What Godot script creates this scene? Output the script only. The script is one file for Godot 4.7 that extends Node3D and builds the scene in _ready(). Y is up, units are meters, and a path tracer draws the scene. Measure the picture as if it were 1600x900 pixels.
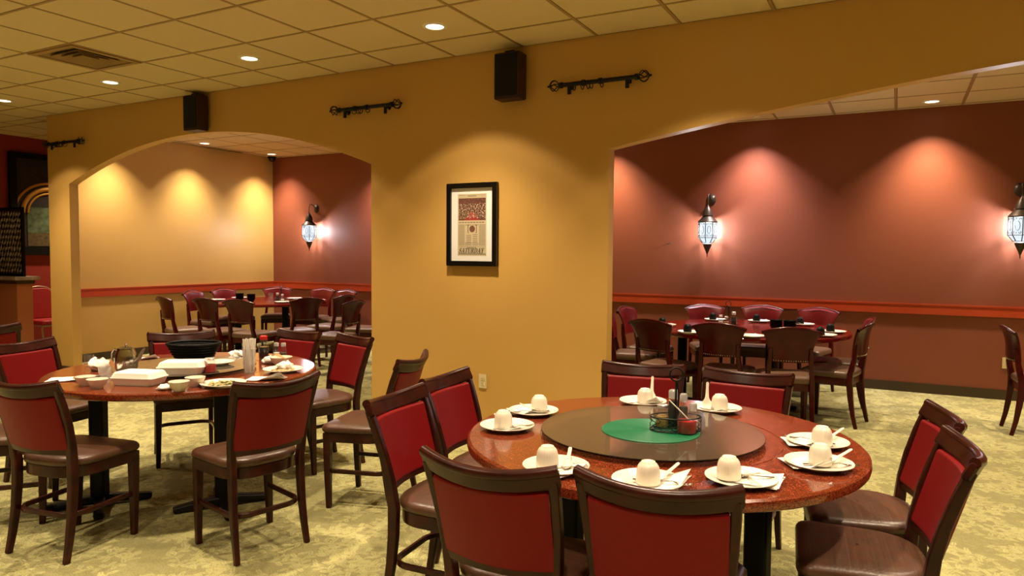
extends Node3D
# Restaurant dining room: ochre arcade wall, two alcoves with a terracotta back wall, four round tables.

const CAM := Vector3(0, 1.48985, 0)
const CEIL := 3.064
const WZ := -4.9325      # front face of the arcade wall
const WT := 0.105        # its thickness
const BZ := -8.8845      # terracotta back wall
const SX := -9.417       # ochre side wall of the alcove
const HX := -10.88       # hall wall with the mural
const TOP := 0.762       # table tops
const SUS := 0.786       # glass turntable tops
const DOWN := 1.3       # downlight energy
var M := {}
var used := {}
var rng := RandomNumberGenerator.new()
var pend := []

class MB:
	var v := PackedVector3Array()
	var n := PackedVector3Array()
	var t := PackedVector2Array()
	func tri(a: Vector3, b: Vector3, c: Vector3, na: Vector3, nb: Vector3, nc: Vector3, ua := Vector2(), ub := Vector2(), uc := Vector2()) -> void:
		var g := (c - a).cross(b - a)
		if g.length_squared() < 1e-18: return
		if g.dot(na + nb + nc) < 0.0:
			v.append_array([a, c, b]); n.append_array([na, nc, nb]); t.append_array([ua, uc, ub])
		else:
			v.append_array([a, b, c]); n.append_array([na, nb, nc]); t.append_array([ua, ub, uc])
	func quad(a: Vector3, b: Vector3, c: Vector3, d: Vector3, nn: Vector3) -> void:
		tri(a, b, c, nn, nn, nn, Vector2(0, 1), Vector2(1, 1), Vector2(1, 0)); tri(a, c, d, nn, nn, nn, Vector2(0, 1), Vector2(1, 0), Vector2(0, 0))
	func cap(ring: PackedVector3Array, nn: Vector3) -> void:
		var c := Vector3()
		for p in ring: c += p
		c /= ring.size()
		for i in ring.size(): tri(c, ring[i], ring[(i + 1) % ring.size()], nn, nn, nn)
	# rings with their own normals, joined one after another
	func loft(R: Array, N: Array, closed := true) -> void:
		for i in R.size() - 1:
			var m: int = R[i].size()
			for j in (m if closed else m - 1):
				var k := (j + 1) % m
				var u0 := Vector2(float(j) / m, float(i) / (R.size() - 1)); var u1 := Vector2(float(j + 1) / m, float(i + 1) / (R.size() - 1))
				tri(R[i][j], R[i][k], R[i + 1][k], N[i][j], N[i][k], N[i + 1][k], u0, Vector2(u1.x, u0.y), u1)
				tri(R[i][j], R[i + 1][k], R[i + 1][j], N[i][j], N[i + 1][k], N[i + 1][j], u0, u1, Vector2(u0.x, u1.y))
	# rings with smooth normals from their neighbours
	func surf(R: Array, closed := true, wrap := false, flip := false) -> void:
		var N := []
		var rows := R.size()
		var ctr := Vector3()
		var cnt := 0
		for r in R:
			for p in r: ctr += p; cnt += 1
		ctr /= cnt
		var s := 0.0
		for i in rows:
			var m: int = R[i].size()
			var row := PackedVector3Array()
			for j in m:
				var a: Vector3 = R[i][(j + 1) % m if closed else mini(j + 1, m - 1)] - R[i][(j - 1 + m) % m if closed else maxi(j - 1, 0)]
				var b: Vector3 = R[(i + 1) % rows if wrap else mini(i + 1, rows - 1)][j] - R[(i - 1 + rows) % rows if wrap else maxi(i - 1, 0)][j]
				var q := a.cross(b)
				if q.length_squared() < 1e-16: q = R[i][j] - ctr
				q = q.normalized()
				row.append(q); s += q.dot(R[i][j] - ctr)
			N.append(row)
		if (s < 0.0) != flip:
			for row in N:
				for j in row.size(): row[j] = -row[j]
			for i in rows: N[i] = N[i]
		if wrap:
			R = R + [R[0]]; N = N + [N[0]]
		loft(R, N, closed)
	func mesh(m: Material) -> ArrayMesh:
		var a := []
		a.resize(Mesh.ARRAY_MAX)
		a[Mesh.ARRAY_VERTEX] = v; a[Mesh.ARRAY_NORMAL] = n; a[Mesh.ARRAY_TEX_UV] = t
		var am := ArrayMesh.new()
		am.add_surface_from_arrays(Mesh.PRIMITIVE_TRIANGLES, a)
		am.surface_set_material(0, m)
		return am
	func moved(x: Transform3D, o: MB) -> void:      # adds o, moved by x
		for i in o.v.size(): v.append(x * o.v[i])
		for i in o.n.size(): n.append((x.basis * o.n[i]).normalized())
		t.append_array(o.t)
	func bar(path: Array, sizes: Array, r: float, ref: Vector3, bev := 0.0, k := 2) -> void:
		var R := []; var N := []
		var c := path.size()
		var ends := [Vector3(), Vector3()]
		for i in c:
			var T: Vector3 = (path[mini(i + 1, c - 1)] - path[maxi(i - 1, 0)]).normalized()
			var U: Vector3 = (ref - T * ref.dot(T)).normalized()
			var V: Vector3 = T.cross(U)
			var sz: Vector2 = sizes[mini(i, sizes.size() - 1)]
			for e in (2 if bev > 0.0 and (i == 0 or i == c - 1) else 1):
				var ins := bev if bev > 0.0 and ((i == 0 and e == 0) or (i == c - 1 and e == 1)) else 0.0
				var sh := 0.0
				if bev > 0.0 and i == 0 and e == 1: sh = bev
				if bev > 0.0 and i == c - 1 and e == 0: sh = -bev
				var ring := PackedVector3Array(); var nr := PackedVector3Array()
				var w := sz.x / 2 - ins; var h := sz.y / 2 - ins; var rad := minf(maxf(r - ins * 0.5, 0.0006), minf(w, h) * 0.999)
				for q in 4:
					var cx := (w - rad) * (1 if q == 0 or q == 3 else -1); var cy := (h - rad) * (1 if q < 2 else -1)
					for z in k + 1:
						var an := PI / 2 * (q + float(z) / k)
						var d := Vector2(cos(an), sin(an))
						ring.append(path[i] + T * sh + U * (cx + d.x * rad) + V * (cy + d.y * rad)); nr.append(U * d.x + V * d.y)
				R.append(ring); N.append(nr)
			if i == 0: ends[0] = -T
			if i == c - 1: ends[1] = T
		loft(R, N)
		cap(R[0], ends[0]); cap(R[-1], ends[1])
	func box(c: Vector3, s: Vector3, bev := 0.003, yaw := 0.0) -> void:
		var f := Basis(Vector3.UP, yaw)
		bar([c - Vector3(0, s.y / 2, 0), c + Vector3(0, s.y / 2, 0)], [Vector2(s.x, s.z)], bev, f.x, bev, 1)
	func tube(path: Array, r: float, seg := 6, closed := false, radii := []) -> void:
		var R := []; var N := []
		var c := path.size()
		var U := Vector3()
		for i in c + (1 if closed else 0):
			var a: Vector3 = path[(i + 1) % c if closed else mini(i + 1, c - 1)]
			var b: Vector3 = path[(i - 1 + c) % c if closed else maxi(i - 1, 0)]
			var T: Vector3 = (a - b).normalized()
			if U == Vector3(): U = T.cross(Vector3(0.3, 1, 0.2)).normalized() if absf(T.y) < 0.95 else T.cross(Vector3(1, 0.1, 0)).normalized()
			U = (U - T * U.dot(T)).normalized()
			var V := T.cross(U)
			var ring := PackedVector3Array(); var nr := PackedVector3Array()
			var rr: float = radii[i % c] if radii.size() else r
			for j in seg:
				var d := U * cos(TAU * j / seg) + V * sin(TAU * j / seg)
				ring.append(path[i % c] + d * rr); nr.append(d)
			R.append(ring); N.append(nr)
		if closed:
			R[-1] = R[0]; N[-1] = N[0]
		loft(R, N)
		if not closed:
			cap(R[0], (path[0] - path[1]).normalized()); cap(R[-1], (path[-1] - path[-2]).normalized())
	func lathe(prof: Array, seg := 24, c := Vector3(), sx := 1.0, sz := 1.0, crease := 38.0) -> void:
		var m := prof.size()
		var sn := []
		for i in m - 1:
			var d: Vector2 = prof[i + 1] - prof[i]
			sn.append(Vector2(d.y, -d.x).normalized())
		for i in m - 1:
			var n0: Vector2 = sn[i]; var n1: Vector2 = sn[i]
			if i > 0 and absf(rad_to_deg(n0.angle_to(sn[i - 1]))) < crease: n0 = (sn[i] + sn[i - 1]).normalized()
			if i < m - 2 and absf(rad_to_deg(n1.angle_to(sn[i + 1]))) < crease: n1 = (sn[i] + sn[i + 1]).normalized()
			var R := [PackedVector3Array(), PackedVector3Array()]; var N := [PackedVector3Array(), PackedVector3Array()]
			for j in seg:
				var cs := cos(TAU * j / seg); var sn2 := sin(TAU * j / seg)
				for e in 2:
					var p: Vector2 = prof[i + e]; var q: Vector2 = n0 if e == 0 else n1
					R[e].append(c + Vector3(cs * p.x * sx, p.y, sn2 * p.x * sz)); N[e].append(Vector3(cs * q.x / sx, q.y, sn2 * q.x / sz).normalized())
			loft(R, N)
	func ball(c: Vector3, r: Vector3, seg := 8, rows := 5) -> void:
		var p := []
		for i in rows + 1:
			var a := -PI / 2 + PI * i / rows
			p.append(Vector2(cos(a), sin(a)))
		var o := MB.new()
		o.lathe(p, seg, Vector3(), 1, 1, 80)
		moved(Transform3D(Basis.from_scale(r), c), o)
	func ring(c: Vector3, r: float, w: float, ax := 1, seg := 16, tseg := 5, sx := 1.0, sz := 1.0) -> void:
		var p := []
		for i in seg:
			var a := TAU * i / seg
			var q := Vector3(cos(a) * r * sx, 0, sin(a) * r * sz)
			if ax == 0: q = Vector3(0, q.x, q.z)
			if ax == 2: q = Vector3(q.x, q.z, 0)
			p.append(c + q)
		tube(p, w, tseg, true)
	# outline in x, z between heights, edges rounded by bev
	func slab(o: PackedVector2Array, y0: float, y1: float, bev := 0.004) -> void:
		var R := []
		var c := Vector2()
		for p in o: c += p
		c /= o.size()
		for s in [[y0, 1.0], [y0 + bev * 0.3, 0.3], [y0 + bev, 0.0], [y1 - bev, 0.0], [y1 - bev * 0.3, 0.3], [y1, 1.0]]:
			var r := PackedVector3Array()
			for p in o:
				var q: Vector2 = p - (p - c).normalized() * bev * s[1]
				r.append(Vector3(q.x, s[0], q.y))
			R.append(r)
		surf(R)
		cap(R[0], Vector3.DOWN); cap(R[-1], Vector3.UP)

func rounded(pts: Array, rad: Array, seg := 6) -> PackedVector2Array:
	var out := PackedVector2Array()
	for i in pts.size():
		var p: Vector2 = pts[i]
		var a: Vector2 = (pts[i - 1] - p).normalized(); var b: Vector2 = (pts[(i + 1) % pts.size()] - p).normalized()
		var half := absf(a.angle_to(b)) / 2
		var c: Vector2 = p + (a + b).normalized() * rad[i] / sin(half)
		var s: Vector2 = p + a * rad[i] / tan(half) - c; var e: Vector2 = p + b * rad[i] / tan(half) - c
		for k in seg + 1: out.append(c + s.rotated(s.angle_to(e) * k / seg))
	return out

# ------------------------------------------------------------------ naming
func numbered(called: String) -> String:
	if not used.has(called):
		used[called] = 1
		return called
	used[called] += 1
	return "%s_%03d" % [called, used[called] - 1]

func tag(o: Node3D, label: String, category: String, group := "") -> Node3D:
	o.set_meta("label", label); o.set_meta("category", category)
	if group: o.set_meta("group", group)
	return o

func thing(called: String, label: String, category: String, at := Vector3(), turn := 0.0, group := "") -> Node3D:
	var o := Node3D.new()
	o.name = numbered(called); add_child(o, true)
	o.position = at; o.rotation.y = turn
	return tag(o, label, category, group)

func part(parent: Node3D, called: String, mb: MB, m: Material, at := Vector3()) -> MeshInstance3D:
	return put(parent, called, mb.mesh(m), at)

func put(parent: Node3D, called: String, me: Mesh, at := Vector3(), turn := 0.0) -> MeshInstance3D:
	var o := MeshInstance3D.new()
	o.name = called; o.mesh = me; o.position = at; o.rotation.y = turn
	parent.add_child(o, true)
	return o

func solo(called: String, mb: MB, m: Material, label: String, category: String, at := Vector3(), turn := 0.0, group := "") -> MeshInstance3D:
	var o := MeshInstance3D.new()
	o.name = numbered(called); o.mesh = mb.mesh(m); o.position = at; o.rotation.y = turn
	add_child(o, true); tag(o, label, category, group)
	return o

func copy(o: Node3D, label: String, at: Vector3, turn := 0.0, group := "") -> Node3D:
	var base := String(o.name).rstrip("0123456789").trim_suffix("_")
	var c: Node3D = o.duplicate()
	c.name = numbered(base); add_child(c, true)
	c.position = at; c.rotation = Vector3(0, turn, 0)
	return tag(c, label, o.get_meta("category"), group if group else o.get_meta("group", ""))

func struct(called: String, mb: MB, m: Material, label: String, category: String) -> MeshInstance3D:
	var o := solo(called, mb, m, label, category)
	o.set_meta("kind", "structure")
	return o

# ------------------------------------------------------------------ materials
func mat(c: Color, rough := 0.5, metal := 0.0) -> StandardMaterial3D:
	var m := StandardMaterial3D.new()
	m.albedo_color = c; m.roughness = rough; m.metallic = metal
	return m

func noise(size: int, freq: float, seed_: int, oct := 4, type := FastNoiseLite.TYPE_SIMPLEX_SMOOTH) -> FastNoiseLite:
	var f := FastNoiseLite.new()
	f.seed = seed_; f.frequency = freq; f.noise_type = type; f.fractal_octaves = oct
	return f

func ntex(size: int, freq: float, seed_: int, ramp: Array, oct := 4, type := FastNoiseLite.TYPE_SIMPLEX_SMOOTH) -> NoiseTexture2D:
	var t := NoiseTexture2D.new()
	t.width = size; t.height = size; t.seamless = true; t.noise = noise(size, freq, seed_, oct, type)
	var g := Gradient.new()
	g.offsets = PackedFloat32Array(ramp.map(func(a): return a[0])); g.colors = PackedColorArray(ramp.map(func(a): return a[1]))
	t.color_ramp = g
	return t

func bump(size: int, freq: float, seed_: int, strength: float, oct := 3) -> NoiseTexture2D:
	var t := NoiseTexture2D.new()
	t.width = size; t.height = size; t.seamless = true; t.as_normal_map = true; t.bump_strength = strength; t.noise = noise(size, freq, seed_, oct)
	return t

func tri(m: StandardMaterial3D, scale_: float, world := false) -> StandardMaterial3D:
	m.uv1_triplanar = true; m.uv1_world_triplanar = world; m.uv1_scale = Vector3.ONE * scale_
	return m

func textured(t: Texture2D, rough: float, scale_: float, world := false) -> StandardMaterial3D:
	var m := mat(Color.WHITE, rough)
	m.albedo_texture = t
	return tri(m, scale_, world)

func carpet_image() -> Image:
	var S := 640
	var val := PackedFloat32Array(); val.resize(S * S); val.fill(0.0)
	rng.seed = 11
	# dense curling stems with leaves on both sides, wrapped round the edges
	for s in 120:
		var p := Vector2(rng.randf() * S, rng.randf() * S)
		var dir := rng.randf() * TAU
		var curl := rng.randf_range(0.03, 0.07) * (1 if rng.randf() < 0.5 else -1)
		var tone := rng.randf_range(0.65, 1.0)
		for k in 30:
			p += Vector2.from_angle(dir) * 3.6; dir += curl; curl *= 1.025
			stamp(val, S, p, 3.0, 3.0, 0.0, 0.8 * tone)
			if k % 5 == 2:
				var side := dir + (1 if (k / 5) % 2 else -1) * 0.95
				stamp(val, S, p + Vector2.from_angle(side) * 15, 17, 7.5, side, tone)
	var f := noise(S, 0.03, 5); var f2 := noise(S, 0.16, 9)
	var im := Image.create(S, S, false, Image.FORMAT_RGB8)
	var lo := Color(0.470, 0.450, 0.285); var hi := Color(0.770, 0.755, 0.520)
	for y in S:
		for x in S:
			var a := clampf(0.26 + val[y * S + x] * 0.44 + f.get_noise_2d(x, y) * 0.12 + f2.get_noise_2d(x, y) * 0.22, 0, 1)
			im.set_pixel(x, y, lo.lerp(hi, a))
	return im

func stamp(val: PackedFloat32Array, S: int, c: Vector2, a: float, b: float, ang: float, k: float) -> void:
	var r := int(maxf(a, b)) + 1
	for dy in range(-r, r + 1):
		for dx in range(-r, r + 1):
			var q := Vector2(dx, dy).rotated(-ang)
			var d := (q.x / a) * (q.x / a) + (q.y / b) * (q.y / b)
			if d < 1.0 and (a == b or absf(q.y) > 0.9):
				var i := posmod(int(c.y) + dy, S) * S + posmod(int(c.x) + dx, S)
				val[i] = maxf(val[i], k * minf(1.0, (1.0 - d) * 3.0))

func speckle_image() -> Image:
	var S := 384
	var im := Image.create(S, S, false, Image.FORMAT_RGB8)
	rng.seed = 21
	var f := noise(S, 0.05, 4)
	for y in S:
		for x in S:
			var r := rng.randf()
			var c := Color(0.455, 0.190, 0.100)
			if r < 0.25: c = Color(0.260, 0.085, 0.050)
			elif r > 0.80: c = Color(0.660, 0.330, 0.190)
			elif r > 0.765: c = Color(0.150, 0.055, 0.040)
			im.set_pixel(x, y, c * (1.0 + f.get_noise_2d(x, y) * 0.14))
	return im

func vinyl_image() -> Image:     # brown seat vinyl printed with faint streaks and checks
	var S := 384
	var im := Image.create(S, S, false, Image.FORMAT_RGB8)
	rng.seed = 31
	var f := noise(S, 0.02, 14)
	var rows := []
	for y in S: rows.append(rng.randf())
	for y in S:
		for x in S:
			var a: float = rows[y] * 0.5 + rows[(y + 1) % S] * 0.3 + f.get_noise_2d(x * 0.3, y) * 0.3
			var c := Color(0.235, 0.155, 0.112).lerp(Color(0.400, 0.285, 0.210), clampf(a, 0, 1))
			var band := 0.5 + 0.5 * sin(TAU * x / 96.0); var band2 := 0.5 + 0.5 * sin(TAU * y / 128.0)
			c = c.lerp(Color(0.375, 0.165, 0.110), 0.28 * band * band2)
			if posmod(y, 64) < 2 and rng.randf() < 0.7: c = c.lerp(Color(0.52, 0.42, 0.32), 0.4)
			im.set_pixel(x, y, c)
	return im

func paper_image() -> Image:     # the framed newspaper page
	var W := 288; var H := 520
	var im := Image.create(W, H, false, Image.FORMAT_RGB8)
	im.fill(Color(0.80, 0.74, 0.60))
	rng.seed = 41
	var f := noise(W, 0.035, 6, 3); var g := noise(W, 0.06, 8, 3)
	im.fill_rect(Rect2i(8, 10, W - 16, 2), Color(0.2, 0.18, 0.15)); im.fill_rect(Rect2i(100, 16, 88, 4), Color(0.25, 0.22, 0.2)); im.fill_rect(Rect2i(8, 24, W - 16, 1), Color(0.3, 0.27, 0.22))
	for y in range(36, 222):            # a photograph of dishes on a red cloth
		for x in range(8, W - 8):
			var a := f.get_noise_2d(x, y * 1.3)
			var c := Color(0.30, 0.13, 0.08).lerp(Color(0.48, 0.24, 0.15), clampf(a + 0.5, 0, 1))
			if y > 150 and absf(x - W * 0.5) < (y - 140): c = Color(0.62, 0.10, 0.07)
			var h := g.get_noise_2d(x * 0.8 + 40, y * 1.6)
			if h > 0.22 and y > 80 and y < 205: c = Color(0.86, 0.82, 0.72) if h > 0.3 else Color(0.60, 0.50, 0.30)
			if h < -0.42: c = Color(0.13, 0.06, 0.05)
			im.set_pixel(x, y, c)
	for k in 9:                          # heading under the photograph
		im.fill_rect(Rect2i(12 + k * 29, 236, 22, 7), Color(0.42, 0.36, 0.30))
	for col in 4:                        # columns of small type
		var x0 := 8 + col * 69
		for row in 45:
			var y := 256 + row * 4
			if (col == 1 or col == 2) and row > 2 and row < 38: continue
			var x := x0
			while x < x0 + 62:
				var w := rng.randi_range(3, 9)
				im.fill_rect(Rect2i(x, y, mini(w, x0 + 63 - x), 2), Color(0.42, 0.37, 0.30)); x += w + 2
	for y in range(262, 326):
		for x in range(112, 180):
			if Vector2(x - 146, y - 294).length() < 28: im.set_pixel(x, y, Color(0.34, 0.16, 0.10).lerp(Color(0.5, 0.3, 0.2), 0.5 + g.get_noise_2d(x * 3, y * 3)))
	for s in [-1, 1]:
		im.fill_rect(Rect2i(146 + s * 42 - 3, 262, 6, 64), Color(0.25, 0.12, 0.10))
		im.fill_rect(Rect2i(146 + s * 38 - 3, 258, 6, 6), Color(0.25, 0.12, 0.10)); im.fill_rect(Rect2i(146 + s * 38 - 3, 324, 6, 6), Color(0.25, 0.12, 0.10))
	for row in 5:
		im.fill_rect(Rect2i(88, 346 + row * 14, 50, 5), Color(0.45, 0.38, 0.30)); im.fill_rect(Rect2i(152, 340 + row * 15, 48, 5), Color(0.45, 0.38, 0.30))
	im.fill_rect(Rect2i(8, 444, W - 16, 2), Color(0.3, 0.27, 0.22)); im.fill_rect(Rect2i(96, 449, 90, 3), Color(0.35, 0.3, 0.26))
	for x in range(6, W - 6):
		for y in range(500, 510):
			if posmod(x + y, 4) < 2: im.set_pixel(x, y, Color(0.12, 0.11, 0.1))
	return im

func make_materials() -> void:
	var paint := bump(256, 0.09, 3, 1.2)
	for k in [["ochre", Color(0.785, 0.625, 0.335), 0.42], ["terracotta", Color(0.520, 0.275, 0.180), 0.55], ["hall_red", Color(0.52, 0.12, 0.06), 0.6], ["buff", Color(0.70, 0.44, 0.28), 0.5]]:
		var m := tri(mat(k[1], k[2]), 2.2, true)
		m.normal_enabled = true; m.normal_texture = paint; m.normal_scale = 0.12
		M[k[0]] = m
	M.rail = mat(Color(0.71, 0.255, 0.120), 0.36)
	M.base = mat(Color(0.240, 0.180, 0.095), 0.5)
	var im := carpet_image()
	M.carpet = textured(ImageTexture.create_from_image(im), 0.95, 1.0 / 1.15, true)
	M.carpet.normal_enabled = true; M.carpet.normal_texture = bump(256, 0.35, 12, 6.0, 2); M.carpet.normal_scale = 0.35
	M.granite = textured(ImageTexture.create_from_image(speckle_image()), 0.16, 1.15)
	M.granite.clearcoat_enabled = true; M.granite.clearcoat = 0.25; M.granite.clearcoat_roughness = 0.06
	var wood := ntex(256, 0.018, 7, [[0.0, Color(0.120, 0.038, 0.022)], [0.5, Color(0.195, 0.070, 0.042)], [1.0, Color(0.270, 0.105, 0.068)]], 5)
	M.wood = textured(wood, 0.30, 2.4)
	M.wood.metallic_specular = 0.36
	M.mahogany = textured(ntex(256, 0.015, 17, [[0.0, Color(0.215, 0.026, 0.024)], [0.5, Color(0.255, 0.034, 0.030)], [1.0, Color(0.300, 0.044, 0.038)]], 5), 0.24, 2.0)
	M.mahogany.metallic_specular = 0.36
	M.table_red = textured(ntex(256, 0.012, 19, [[0.0, Color(0.270, 0.038, 0.028)], [0.5, Color(0.390, 0.066, 0.048)], [1.0, Color(0.470, 0.092, 0.066)]], 5), 0.14, 1.4)
	var leather := bump(256, 0.12, 23, 3.0)
	M.red_pad = tri(mat(Color(0.450, 0.030, 0.045), 0.48), 5.0)
	M.red_pad.metallic_specular = 0.30
	M.red_pad.rim_enabled = true; M.red_pad.rim = 0.14
	M.wine_pad = tri(mat(Color(0.400, 0.045, 0.060), 0.30), 5.0)
	M.seat = textured(ImageTexture.create_from_image(vinyl_image()), 0.36, 2.6)
	M.taupe = tri(mat(Color(0.400, 0.300, 0.230), 0.36), 5.0)
	for k in ["red_pad", "wine_pad", "seat", "taupe"]:
		M[k].normal_enabled = true; M[k].normal_texture = leather; M[k].normal_scale = 0.16
	M.black = mat(Color(0.022, 0.020, 0.020), 0.5)
	M.black.metallic_specular = 0.3
	M.iron = mat(Color(0.055, 0.045, 0.042), 0.5, 0.3)
	M.speaker = mat(Color(0.17, 0.055, 0.035), 0.5)
	M.china = mat(Color(0.90, 0.875, 0.815), 0.20)
	M.cup = mat(Color(0.895, 0.865, 0.800), 0.25)
	M.paper = mat(Color(0.93, 0.915, 0.88), 0.85)
	M.foam = mat(Color(0.93, 0.91, 0.87), 0.6)
	M.steel = mat(Color(0.80, 0.79, 0.77), 0.16, 1.0)
	M.chrome = mat(Color(0.90, 0.90, 0.91), 0.14, 0.6)
	M.glass = mat(Color(0.70, 0.74, 0.72, 0.04), 0.03)
	M.glass.transparency = BaseMaterial3D.TRANSPARENCY_ALPHA
	M.turntable = mat(Color(0.36, 0.31, 0.25, 0.60), 0.05)
	M.turntable.transparency = BaseMaterial3D.TRANSPARENCY_ALPHA
	M.glass_edge = mat(Color(0.045, 0.065, 0.055), 0.12)
	M.mat_green = mat(Color(0.045, 0.430, 0.275), 0.5)
	M.sauce_red = mat(Color(0.62, 0.035, 0.015), 0.25)
	M.soy = mat(Color(0.030, 0.014, 0.010), 0.15)
	M.mustard = mat(Color(0.74, 0.60, 0.32), 0.4)
	M.pepper = mat(Color(0.24, 0.20, 0.16), 0.8)
	M.salt = mat(Color(0.90, 0.89, 0.86), 0.8)
	M.red_cap = mat(Color(0.72, 0.05, 0.04), 0.35)
	M.bamboo = mat(Color(0.80, 0.62, 0.36), 0.6)
	M.rice = mat(Color(0.88, 0.80, 0.58), 0.7)
	M.food = mat(Color(0.66, 0.40, 0.16), 0.6)
	M.greens = mat(Color(0.36, 0.42, 0.16), 0.6)
	M.outlet = mat(Color(0.86, 0.80, 0.62), 0.4)
	M.slot = mat(Color(0.06, 0.05, 0.04), 0.6)
	M.tile = []
	for k in 3:
		var m := textured(ntex(256, 0.16, 50 + k, [[0.0, Color(0.66, 0.58, 0.42)], [0.28, Color(0.81, 0.73, 0.55)], [1.0, Color(0.85 + 0.012 * k, 0.77 + 0.01 * k, 0.59)]], 3), 0.9, 3.0)
		m.normal_enabled = true; m.normal_texture = bump(256, 0.20, 60 + k, 3.0, 3); m.normal_scale = 0.3
		M.tile.append(m)
	M.grid = mat(Color(0.62, 0.50, 0.30), 0.6)
	M.trim = mat(Color(0.88, 0.86, 0.80), 0.45)
	M.lens = mat(Color(1, 1, 1), 0.4)
	M.lens.emission_enabled = true; M.lens.emission = Color(1.0, 0.94, 0.82); M.lens.emission_energy_multiplier = 1.4
	M.lantern = mat(Color(0.10, 0.11, 0.12), 0.5)
	M.lantern.emission_enabled = true; M.lantern.emission = Color(0.90, 0.96, 1.0); M.lantern.emission_energy_multiplier = 0.33
	M.pewter = mat(Color(0.30, 0.26, 0.23), 0.40, 0.6)
	M.frame_black = mat(Color(0.020, 0.016, 0.015), 0.3)
	M.mount = mat(Color(0.96, 0.955, 0.945), 0.9)
	M.gold = mat(Color(0.74, 0.52, 0.16), 0.45, 0.2)
	M.bronze = mat(Color(0.18, 0.10, 0.05), 0.5, 0.2)
	M.mural = textured(ntex(256, 0.05, 71, [[0.0, Color(0.05, 0.025, 0.015)], [0.6, Color(0.12, 0.06, 0.03)], [1.0, Color(0.22, 0.13, 0.06)]], 4), 0.6, 0.9)
	M.mural_green = textured(ntex(256, 0.04, 73, [[0.0, Color(0.16, 0.19, 0.11)], [0.5, Color(0.27, 0.34, 0.22)], [1.0, Color(0.36, 0.42, 0.28)]], 4), 0.6, 0.9)
	M.mural_brown = textured(ntex(256, 0.06, 74, [[0.0, Color(0.16, 0.11, 0.05)], [0.5, Color(0.29, 0.24, 0.11)], [1.0, Color(0.36, 0.31, 0.15)]], 4), 0.6, 0.9)
	M.leaf_metal = mat(Color(0.74, 0.70, 0.66), 0.30, 0.35)
	M.stone = textured(ntex(128, 0.05, 81, [[0.0, Color(0.55, 0.48, 0.42)], [1.0, Color(0.74, 0.68, 0.60)]], 4), 0.4, 1.2)
	M.beige_metal = mat(Color(0.62, 0.52, 0.42), 0.4, 0.4)
	M.scarlet = mat(Color(0.58, 0.05, 0.06), 0.6)
	M.clear_plastic = mat(Color(0.80, 0.80, 0.78, 0.22), 0.10)
	M.clear_plastic.transparency = BaseMaterial3D.TRANSPARENCY_ALPHA
	M.straw = mat(Color(0.88, 0.86, 0.82, 1), 0.4)

# ------------------------------------------------------------------ lights
func downlight(at: Vector3, label: String, half: float, e: float, c: Color) -> void:
	var t := thing("downlight", label, "ceiling light", at, 0.0, "recessed downlights in the ceiling")
	var r := MB.new()
	r.lathe([Vector2(0.062, -0.002), Vector2(0.064, -0.008), Vector2(0.085, -0.007), Vector2(0.091, -0.001), Vector2(0.091, 0.0)], 28)
	part(t, "trim_ring", r, M.trim)
	var l := MB.new()
	l.lathe([Vector2(0.0001, -0.004), Vector2(0.063, -0.004)], 28)
	part(t, "lens", l, M.lens)
	for k in 2:      # the reflector's beam and its wider spill with the sharp cut-off
		var s := SpotLight3D.new()
		s.name = ["beam", "spill"][k]; s.position = Vector3(0, -0.03, 0); s.rotation.x = -PI / 2
		s.spot_angle = [44.0, half][k]; s.spot_angle_attenuation = [1.0, 0.2][k]; s.light_energy = e * [1.95, 0.30][k]; s.light_color = c; s.light_size = 0.05
		s.spot_range = 14; s.spot_attenuation = 2; s.shadow_enabled = true
		t.add_child(s)

func _ready() -> void:
	# ---------------- camera, sky, exposure
	var cam := Camera3D.new()
	cam.name = "camera"; cam.position = CAM; cam.rotation = Vector3(-0.0498775, 0.4927313, 0.0072452)
	cam.fov = rad_to_deg(2.0 * atan(450.0 / 1117.85)); cam.near = 0.05; cam.far = 60; cam.current = true
	add_child(cam)
	var we := WorldEnvironment.new()
	we.name = "environment"
	var env := Environment.new()
	env.background_mode = Environment.BG_COLOR; env.background_color = Color(0, 0, 0)
	env.tonemap_mode = Environment.TONE_MAPPER_LINEAR; env.tonemap_exposure = 3.0
	env.sdfgi_enabled = true; env.ssao_enabled = true; env.ssil_enabled = true
	we.environment = env
	add_child(we)
	make_materials()
	room()
	ceilings()
	lights()
	wall_things()
	hall()
	tables()
	chairs()
	front_setting()
	left_setting()
	alcove_settings()

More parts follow.
